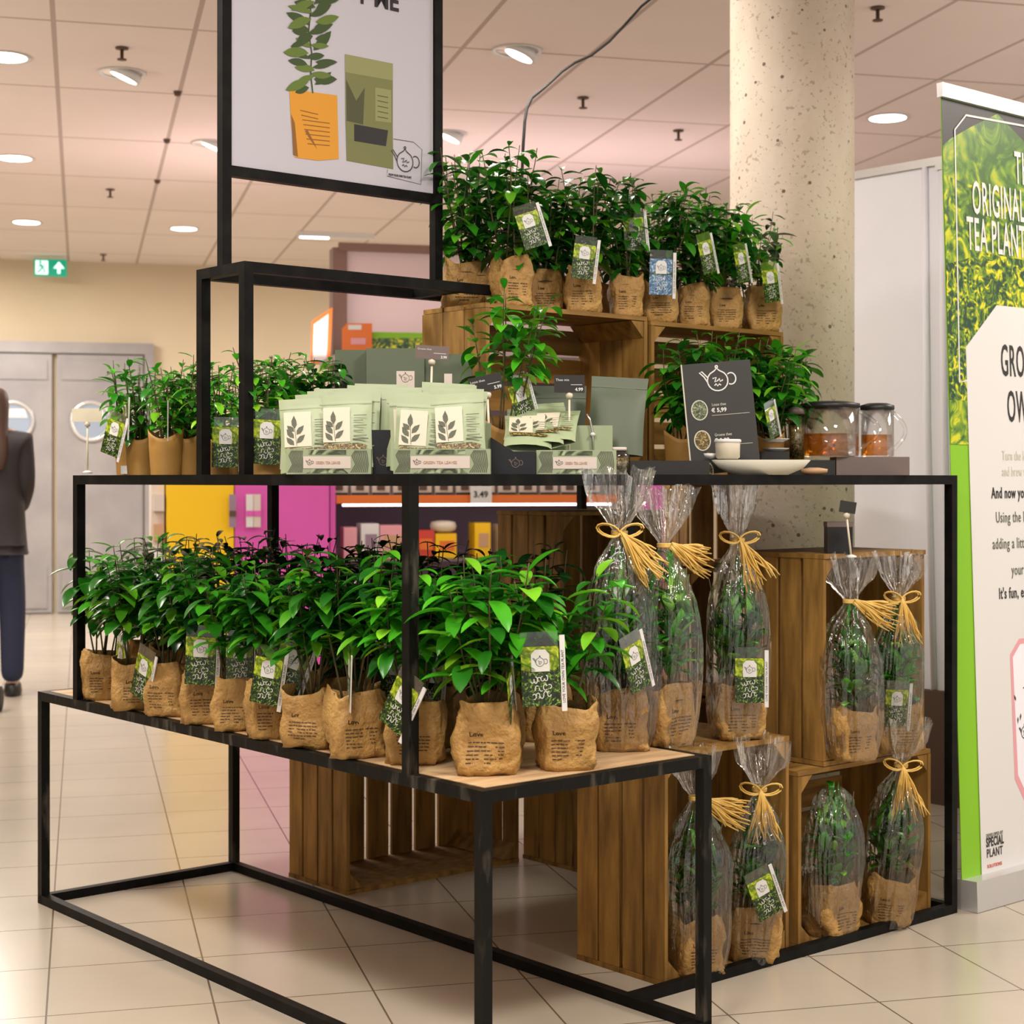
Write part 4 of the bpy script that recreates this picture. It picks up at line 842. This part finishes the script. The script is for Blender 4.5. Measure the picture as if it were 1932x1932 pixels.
t = thing('tea_canister', 'slim glass canister with grey lid left of the larger jug', 'canister', at(1503, 866, 4.46)); MB().lathe([(.02, 0), (.021, .12)], 24).build('canister_body', 'jar_glass', t, True); MB().lathe([(.019, .003), (.019, .09)], 24).build('dried_tea', 'dry_tea', t, True); MB().lathe([(.022, .12), (.022, .133), (.012, .14)], 24).build('lid', 'taupe', t, True)
o = MB().lathe([(.02, 0), (.034, .006), (.036, .016), (.012, .02)], 24).build('copper_stand', 'tan_plastic', smooth=True); o.location = (at(1540, 893, 4.36).x, 4.39, ZT); tag(o, 'small copper coloured burner behind the right end of the cream dish', 'burner')
# black tin on the upright right crate
t = thing('black_tin', 'square black tin with pale stripe on top of the upright right crate', 'tin', at(1585, 1046, 4.36)); MB().box(-.033, -.0, 0, .033, .05, .075).build('tin_body', 'black', t); MB().box(-.034, -.001, .072, .034, .051, .085).build('tin_lid', 'taupe', t)

# ---------------------------------------------------------------- roll-up banner
lean = .032; Pb = Vector((1.255, 4.63, 0)); ez = (DA*math.sin(lean)+Vector((0, 0, 1))*math.cos(lean)).normalized()
bn = thing('roll_up_banner', 'tall roll-up banner with tea field picture and green edge at the right', 'banner', Pb, 0, rot=(-lean, 0, ANG))
WB = .85
MB().prism([(0, 0), (WB, 0), (WB, .085), (0, .085)], -.05, .06).build('banner_base', 'alu', bn)
def bp_(x, y): return onplane(x, y, Pb-DA*.0, DB, ez)
ztop = bp_(1766, 178)[1]; zbot = .085
MB().box(0.0, -.002, zbot, WB, .0, ztop).build('banner_sheet', 'lime', bn)
MB().box(-.004, -.012, ztop-.005, WB+.004, .008, ztop+.035).build('top_rail', 'alu', bn)
MB().box(WB*.5-.01, .02, .085, WB*.5+.01, .035, ztop).build('support_pole', 'alu', bn)
def region(nm, m, pts, y): return MB().flat(pts, y).build(nm, m, bn)
zg = bp_(1800, 755)[1]; g1 = .001
region('sky_print', 'dark_grey', [(g1, bp_(1775, 300)[1]-.02), (WB-g1, 1.9), (WB-g1, ztop-.006), (g1, ztop-.006)], -.0026)
hl_ = [(g1, bp_(1775, 275)[1])]+[bp_(1790, 263), bp_(1830, 240), bp_(1880, 215)]
hl_ = [(a_[0], a_[1]) for a_ in hl_]+[(.42, ztop-.08), (WB-g1, ztop-.03)]
region('far_hill_print', 'hills_far', [(g1, 1.5), (WB-g1, 1.5)]+hl_[::-1], -.0030)
region('field_print', 'hills', [(g1, 1.3), (WB-g1, 1.3), (WB-g1, 2.0), (.3, bp_(1900, 370)[1]), (.1, bp_(1840, 350)[1]), (g1, bp_(1782, 330)[1])], -.0034)
region('leaf_print', 'tea_leaves', [(g1, zg), (WB-g1, zg), (WB-g1, bp_(1900, 490)[1]), (.2, bp_(1870, 480)[1]), (g1, bp_(1792, 500)[1])], -.0038)
hw = [bp_(1850, 1655), (WB-.045, bp_(1850, 1655)[1]), (WB-.045, bp_(1822, 655)[1]), (WB-.13, bp_(1880, 578)[1]+.005), bp_(1878, 576), bp_(1820, 655)]
region('white_panel', 'white', hw, -.0042)
ol = MB(); q = bp_; ol.stroke([q(1822, 718), q(1808, 722), q(1802, 400), q(1799, 245), q(1820, 218), (.40, q(1820, 218)[1]+.01), (WB-.05, q(1820, 218)[1]+.01)], .006, -.0046); ol.build('white_outline', 'white', bn)
def btext(s_, x, y, size, m='dark_grey', sx=.5, wgt=.0, cx=None, al='LEFT', space=1.1):
    a = q(x, y); text(bn, s_, a[0], a[1], -.0050, size, m, sx=sx, weight=wgt, align=al, space=space)
btext('THE', 1912, 345, .135, 'white', .42, .0015); btext('ORIGINAL', 1832, 402, .135, 'white', .40, .0015); btext('TEA PLANT', 1822, 470, .135, 'white', .40, .0015)
btext('GROW YOUR', 1886, 708, .13, 'dark_grey', .42, .0012); btext('OWN TEA', 1898, 795, .13, 'dark_grey', .42, .0012)
btext('Turn the leaves', 1888, 868, .04, 'offwhite', .62); btext('and brew tea', 1888, 898, .04, 'offwhite', .62)
btext('And now you can', 1868, 940, .045, 'dark_grey', .68, .0008); btext('Using the leaves', 1876, 986, .045, 'leafprint', .68); btext('adding a little hot', 1870, 1036, .045, 'leafprint', .68); btext('your cup', 1906, 1085, .045, 'leafprint', .68); btext("It's fun, easy", 1882, 1130, .045, 'dark_grey', .68, .0006)
btext('DEVELOPED BY', 1858, 1580, .014, 'leafprint', .8); btext('SPECIAL', 1858, 1598, .036, 'dark_grey', .62, .001); btext('PLANT', 1859, 1618, .034, 'dark_grey', .72, .0004); btext('SOLUTIONS', 1860, 1638, .014, 'red', .9)
# pinkish cup-shaped tag picture with a sprig
t0 = [q(1920, 1205), q(1903, 1235), q(1912, 1470), q(1932, 1515)]; pk = MB().flat([t0[0], t0[1], t0[2], t0[3], (.62, t0[3][1]), (.62, t0[0][1])], -.0046); pk.build('tag_picture', 'pink', bn)
MB().flat([q(1922, 1215), q(1908, 1240), q(1918, 1462), q(1935, 1500), (.6, q(1935, 1500)[1]), (.6, q(1922, 1215)[1])], -.0049).build('tag_picture_inner', 'white_fabric', bn)
sp = MB(); rnd = random.Random(2)
for k in range(26):
    x, y = rnd.uniform(1912, 1980), rnd.uniform(1285, 1365); a = q(x, y); an = rnd.uniform(0, 6.28); l = .022
    sp.flat([(a[0]+l*f*math.cos(an)-g*math.sin(an), a[1]+l*f*math.sin(an)+g*math.cos(an)) for f, g in ((0, 0), (.4, .004), (1, 0), (.4, -.004))], -.0053-.00003*k)
sp.build('leaf_sprig', 'print_leaf', bn); sp = MB(); a = q(1930, 1375); teapot(sp, a[0], a[1]-.01, .04, .003, -.0054); sp.build('cup_drawing', 'dark_grey', bn)

# ---------------------------------------------------------------- white partition and brown panel behind
pa = Vector(((1585-966)/FPX*6.5, 6.5, 0)); dirp = -DA
wp = thing('white_partition', 'white fabric partition wall with a vertical seam behind the banner', 'partition', pa, math.atan2(dirp.y, dirp.x))
zt = CH+(HY-322)/FPX*6.42; zb_ = .42
MB().box(0, 0, zb_, 1.6, .03, zt-.03).build('fabric', 'white_fabric', wp); MB().box(0, -.012, zt-.03, 1.6, .042, zt).build('top_rail', 'alu', wp)
mb = MB()
for sx in (.40, .475, .52, .62):
    mb.tube([(sx-.0, -.004, zt-.03), (sx+.01, -.006, 1.4), (sx+.04, -.004, zb_)], .012, 8)
mb.build('fabric_fold', 'white_fabric', wp, True); MB().box(.455, -.02, zt-.05, .485, .0, zt-.02).build('joint', 'alu', wp)
MB().box(0, -.02, 0, 1.6, .05, zb_-.002).build('wooden_plinth', 'brown_dark', wp)

# ---------------------------------------------------------------- shop behind: yellow and magenta counters, chilled cabinet, bulkhead
def rbox(name, m, x0, x1, n, z0, z1, d, parent=None):
    a = rn(x0, n=n if n > 9.9 else 9.2); b = rn(x1, n=n if n > 9.9 else 9.2); return MB().box(a, n, z0, b, n+d, z1).build(name, m, parent)
def rthing(name, lab, cat, group=None): t = thing(name, lab, cat, (0, 0, 0), RANG, group); return t
t = rthing('yellow_counter', 'plain bright yellow counter end seen below the shelf', 'counter'); rbox('counter_front', 'yellow', 314, 441, 9.2, .05, 1.22, .5, t); rbox('plinth', 'black', 318, 437, 9.25, 0, .05, .4, t)
t = rthing('magenta_counter', 'plain magenta counter panel left of the chilled cabinet', 'counter'); rbox('counter_front', 'magenta', 443, 621, 9.2, .05, 1.24, .5, t); rbox('plinth', 'black', 448, 618, 9.25, 0, .05, .4, t)
for i, x in enumerate((438, 470, 484)):
    o = rthing('hanging_sachet', 'small pale sachet hanging on the counter edge, %s of three' % ['leftmost', 'middle', 'rightmost'][i], 'sachet', 'hanging sachets'); z = 1.12-.0*i
    rbox('sachet', ['purple_grey', 'white', 'pink_plate'][i], x-7, x+6, 9.15, z-.18, z, .01, o); rbox('sachet_band', 'magenta' if i else 'brown_dark', x-7, x+6, 9.145, z-.12, z-.09, .004, o)
o = rthing('snack_rack', 'narrow pale rack of small goods left of the yellow counter', 'rack'); rbox('rack_back', 'pink_plate', 286, 311, 9.25, 0, 1.2, .3, o)
for k in range(4): rbox('small_goods', ['brown_dark', 'white', 'tan_plastic', 'pink_plate'][k], 290, 310, 9.2, .55+.16*k, .64+.16*k, .05, o)
NC = 9.2
cb = rthing('chilled_cabinet', 'open chilled cabinet with orange price strips behind the stand', 'cabinet')
rbox('back_panel', 'purple_grey', 628, 1196, NC+.75, .1, 1.86, .05, cb)
rbox('side_panel', 'magenta', 624, 634, NC+.02, .1, 1.22, .73, cb); rbox('side_panel', 'white', 1170, 1196, NC-.02, .1, 1.86, .76, cb)
rbox('plinth', 'dark_grey', 628, 1196, NC, 0, .1, .75, cb)
rbox('header', 'taupe', 636, 1196, NC, 1.86, 1.905, .7, cb)
zs = CH-(950-HY)/FPX*RW(rn(850, n=NC), NC).y
for k, z in enumerate((zs+.40, zs, zs-.33)):
    s_ = rbox('shelf', 'taupe', 636, 1168, NC+.06, z, z+.015, .68, cb)
    if k == 2: continue
    rbox('price_strip', 'orange', 636, 1168, NC+.03, z+.002, z+.048, .025, s_)
    rbox('shelf_light', 'tube_glow', 650, 1160, NC+.06, z-.014, z-.002, .02, s_)
lb = area('cabinet_light', RW(rn(900, n=NC), NC+.3, 1.08), .25, 5, (1, .72, .75), sy=1.4); lb.rotation_euler = (0, 0, RANG+PI/2)
x = 628; k = 0; Yc = RW(rn(850, n=NC), NC).y
while x < 1120:
    o = rthing('snack_box', 'small white and orange snack box on the upper cabinet shelf, %s from the left' % (order+['thirteenth', 'fourteenth', 'fifteenth'])[k], 'box', 'snack boxes in the chilled cabinet')
    x2 = x+33; rbox('carton', 'pink_plate', x, x2, NC+.10, zs+.016, zs+.15, .12, o); rbox('carton_picture', 'brown_dark', x+9, x+24, NC+.095, zs+.075, zs+.11, .004, o); rbox('carton_band', 'navy', x, x2, NC+.094, zs+.05, zs+.062, .004, o)
    x = x2+7; k += 1
o = rthing('price_sign', 'white price sign with a number clipped to the orange strip', 'sign'); rbox('sign_card', 'white', 888, 928, NC-.0, zs-.0, zs+.10, .004, o)
tx = textmesh('3.49', .05, 'dark_grey', weight=.001); l_ = link('lettering', tx, o, (rn(893, n=NC), NC-.004, zs+.035))
zl = zs-.33+.016
def goods(lab, x0, x1, hh, m, cat='food pack', band=None):
    o = rthing('food_pack', lab, cat, 'food packs in the chilled cabinet'); rbox('pack_body', m, x0, x1, NC+.12, zl, zl+hh, .16, o)
    if band: rbox('pack_band', band, x0+8, x1-4, NC+.115, zl+hh*.3, zl+hh*.7, .006, o)
goods('pale pink tray pack with white label on the lower cabinet shelf', 688, 722, .20, 'white', band='purple_grey'); goods('orange and pink bread pack beside the white label', 724, 768, .19, 'pink', band='tan_plastic')
goods('red topped pack right of the near post', 792, 828, .16, 'red', band='orange'); goods('yellow pack under the round cheese', 830, 870, .14, 'yellow', band='orange')
goods('pink upright pack at the left end of the lower cabinet shelf', 655, 680, .18, 'pink'); goods('orange pack seen through the back crate slats', 905, 935, .2, 'yellow', band='tan_plastic')
goods('yellow and white pack seen through the crate at right', 950, 1000, .19, 'cream', band='orange')
o = MB().lathe([(.04, 0), (.07, .012), (.078, .035), (.07, .06), (.03, .068)], 28).build('round_cheese', 'cream', smooth=True); o.location = RW(rn(850, n=NC), NC+.2, zl+.145); tag(o, 'round cream cheese lying on top of the yellow pack', 'cheese')
t = rthing('magenta_counter', 'magenta panel at the right of the cabinet, seen beside the stacked crates', 'counter'); rbox('counter_front', 'magenta', 1205, 1300, 9.2, 0, 1.22, .4, t)
# bulkhead, column and promotional cards
bh = rthing('bulkhead', 'grey brown bulkhead box above the cabinet with dark corner post', 'bulkhead')
rbox('bulkhead_face', 'taupe_wall', 652, 1190, 10.4, 2.46, 2.68, .6, bh); rbox('wall_panel', 'pale_wall', 652, 1190, 10.5, 0, 2.46, .4, bh); rbox('corner_post', 'brown_dark', 628, 655, 10.38, 0, 2.66, .15, bh); rbox('top_edge', 'brown_dark', 640, 1190, 10.36, 2.64, 2.69, .05, bh)
def card3(name, lab, m, pts, Y, extra=None, pole=False):
    t = thing(name, lab, 'sign', at(pts[0][0], pts[0][1], Y)); P = t.location; mb = MB(); mb.prism([((x-966)/FPX*Y-P.x, CH-(y-HY)/FPX*Y-P.z) for x, y in pts], 0, .01); mb.build('card', m, t)
    if pole: MB().tube([(.0, .014, 0), (.0, .014, -P.z)], .012, 6).build('support_pole', 'alu', t)
    if extra:
        for nm, mm, pp2 in extra: MB().flat([((x-966)/FPX*Y-P.x, CH-(y-HY)/FPX*Y-P.z) for x, y in pp2], -.002).build(nm, mm, t)
    return t
card3('hanging_banner', 'white and orange hanging sign left of the dark corner post', 'orange', [(586, 685), (588, 606), (627, 580), (622, 690)], 10.3, [('white_field', 'white', [(590, 680), (592, 612), (620, 592), (616, 684)])], True)
card3('orange_sign', 'orange framed shop sign above the dark green cartons', 'orange', [(645, 668), (645, 620), (655, 610), (702, 610), (702, 668)], 9.42, [('white_panel', 'white', [(657, 622), (657, 613), (682, 613), (682, 622)]), ('pale_text_block', 'pink', [(662, 650), (662, 638), (690, 638), (690, 650)])])
card3('green_shop_sign', 'lime green shop sign with leafy picture right of the orange sign', 'lime', [(692, 668), (692, 626), (800, 628), (800, 668)], 9.44, [('leafy_picture', 'tea_leaves', [(696, 668), (696, 638), (796, 638), (796, 668)])])
# ---------------------------------------------------------------- person at the left edge
def skin(name, verts, edges, rad, m, parent, sub=2):
    me = bpy.data.meshes.new(name); me.from_pydata(verts, edges, []); o = bpy.data.objects.new(name, me); C.objects.link(o)
    md = o.modifiers.new('s', 'SKIN'); sv = me.skin_vertices[0].data
    for i, r in enumerate(rad): sv[i].radius = r if isinstance(r, tuple) else (r, r); sv[i].use_root = (i == 0)
    o.modifiers.new('b', 'SUBSURF').levels = sub; o.modifiers[-1].render_levels = sub; bpy.context.view_layer.update()
    me2 = bpy.data.meshes.new_from_object(o.evaluated_get(bpy.context.evaluated_depsgraph_get())); bpy.data.objects.remove(o); me2.name = name
    me2.materials.clear(); me2.materials.append(M[m]); me2.polygons.foreach_set('use_smooth', [True]*len(me2.polygons)); return link(name, me2, parent)
PY = 9.2; px_ = (-12-966)/FPX*PY
per = thing('person', 'person seen from behind at the left edge, long brown hair, dark jacket and blue jeans', 'person', (px_, PY, 0), .25)
V_ = [(0, 0, .95), (0, 0, 1.12), (0, 0, 1.32), (0, .0, 1.44), (0, .01, 1.52), (0, .02, 1.60), (0, .03, 1.68),
      (.15, 0, 1.41), (.16, .0, 1.16), (.12, .17, 1.04), (.05, .25, 1.05), (-.17, 0, 1.41), (-.21, 0, 1.16), (-.12, .17, 1.04), (-.05, .25, 1.05),
      (.09, 0, .88), (.10, .01, .5), (.10, -.02, .09), (.10, .12, .04), (-.09, 0, .88), (-.11, .05, .5), (-.12, .10, .09), (-.12, .24, .04)]
E_ = [(0, 1), (1, 2), (2, 3), (3, 4), (4, 5), (5, 6), (3, 7), (7, 8), (8, 9), (9, 10), (3, 11), (11, 12), (12, 13), (13, 14), (0, 15), (15, 16), (16, 17), (17, 18), (0, 19), (19, 20), (20, 21), (21, 22)]
R_ = [(.14, .11), (.12, .095), (.135, .10), (.07, .07), (.05, .05), (.075, .085), (.07, .08), .06, .042, .034, .03, .06, .042, .034, .03, .085, .055, .038, .035, .085, .055, .038, .035]
skin('body', V_, E_, R_, 'skin', per)
skin('jacket', V_[:4]+[(.15, 0, 1.41), (.165, .0, 1.15), (.13, .18, 1.03), (-.18, 0, 1.41), (-.23, 0, 1.15), (-.13, .18, 1.03), (0, 0, .84)], [(0, 1), (1, 2), (2, 3), (3, 4), (4, 5), (5, 6), (3, 7), (7, 8), (8, 9), (0, 10)], [(.185, .14), (.16, .125), (.175, .13), (.10, .09), .082, .062, .05, .082, .062, .05, (.175, .15)], 'jacket', per)
skin('jeans', [(0, 0, .90), (.075, 0, .80), (.10, .01, .5), (.10, -.02, .07), (-.075, 0, .80), (-.11, .05, .5), (-.12, .10, .07)], [(0, 1), (1, 2), (2, 3), (0, 4), (4, 5), (5, 6)], [(.13, .12), .095, .078, .064, .095, .078, .064], 'jeans', per)
skin('hair', [(0, .0, 1.72), (0, .0, 1.64), (0, -.05, 1.50), (.02, -.10, 1.36), (.03, -.12, 1.24)], [(0, 1), (1, 2), (2, 3), (3, 4)], [(.07, .08), (.095, .10), (.085, .07), (.075, .05), (.03, .03)], 'hair', per)
for s_, yy in ((.10, .05), (-.12, .17)): MB().lathe([(.045, 0), (.05, .02), (.045, .06), (.03, .08)], 16, Matrix.Translation((s_, yy, 0)) @ Matrix.Diagonal((1, 2.4, 1, 1))).build('shoe', 'black', per, True)
t = thing('shopping_trolley', 'shopping trolley wheel just inside the left edge below the person', 'trolley', (at(-4, 905, 8.6).x, 8.6, 0), .1)
T = Matrix.Translation((0, 0, .065)) @ Matrix.Rotation(PI/2, 4, 'Y')
MB().lathe([(.03, -.018), (.065, -.018), (.068, 0), (.065, .018), (.03, .018)], 24, T).build('wheel', 'rubber', t, True)
MB().bar((0, 0, .065), (-.02, .02, .20), .03).build('wheel_fork', 'alu', t); MB().tube([(-.02, .02, .2), (-.06, .1, .24), (-.08, .2, .26)], .012, 8).tube([(-.02, .02, .2), (-.45, .02, .2), (-.45, .2, .24)], .012, 8).tube([(-.2, 0, .2), (-.2, .0, .5)], .012, 8).build('trolley_frame', 'alu', t, True)
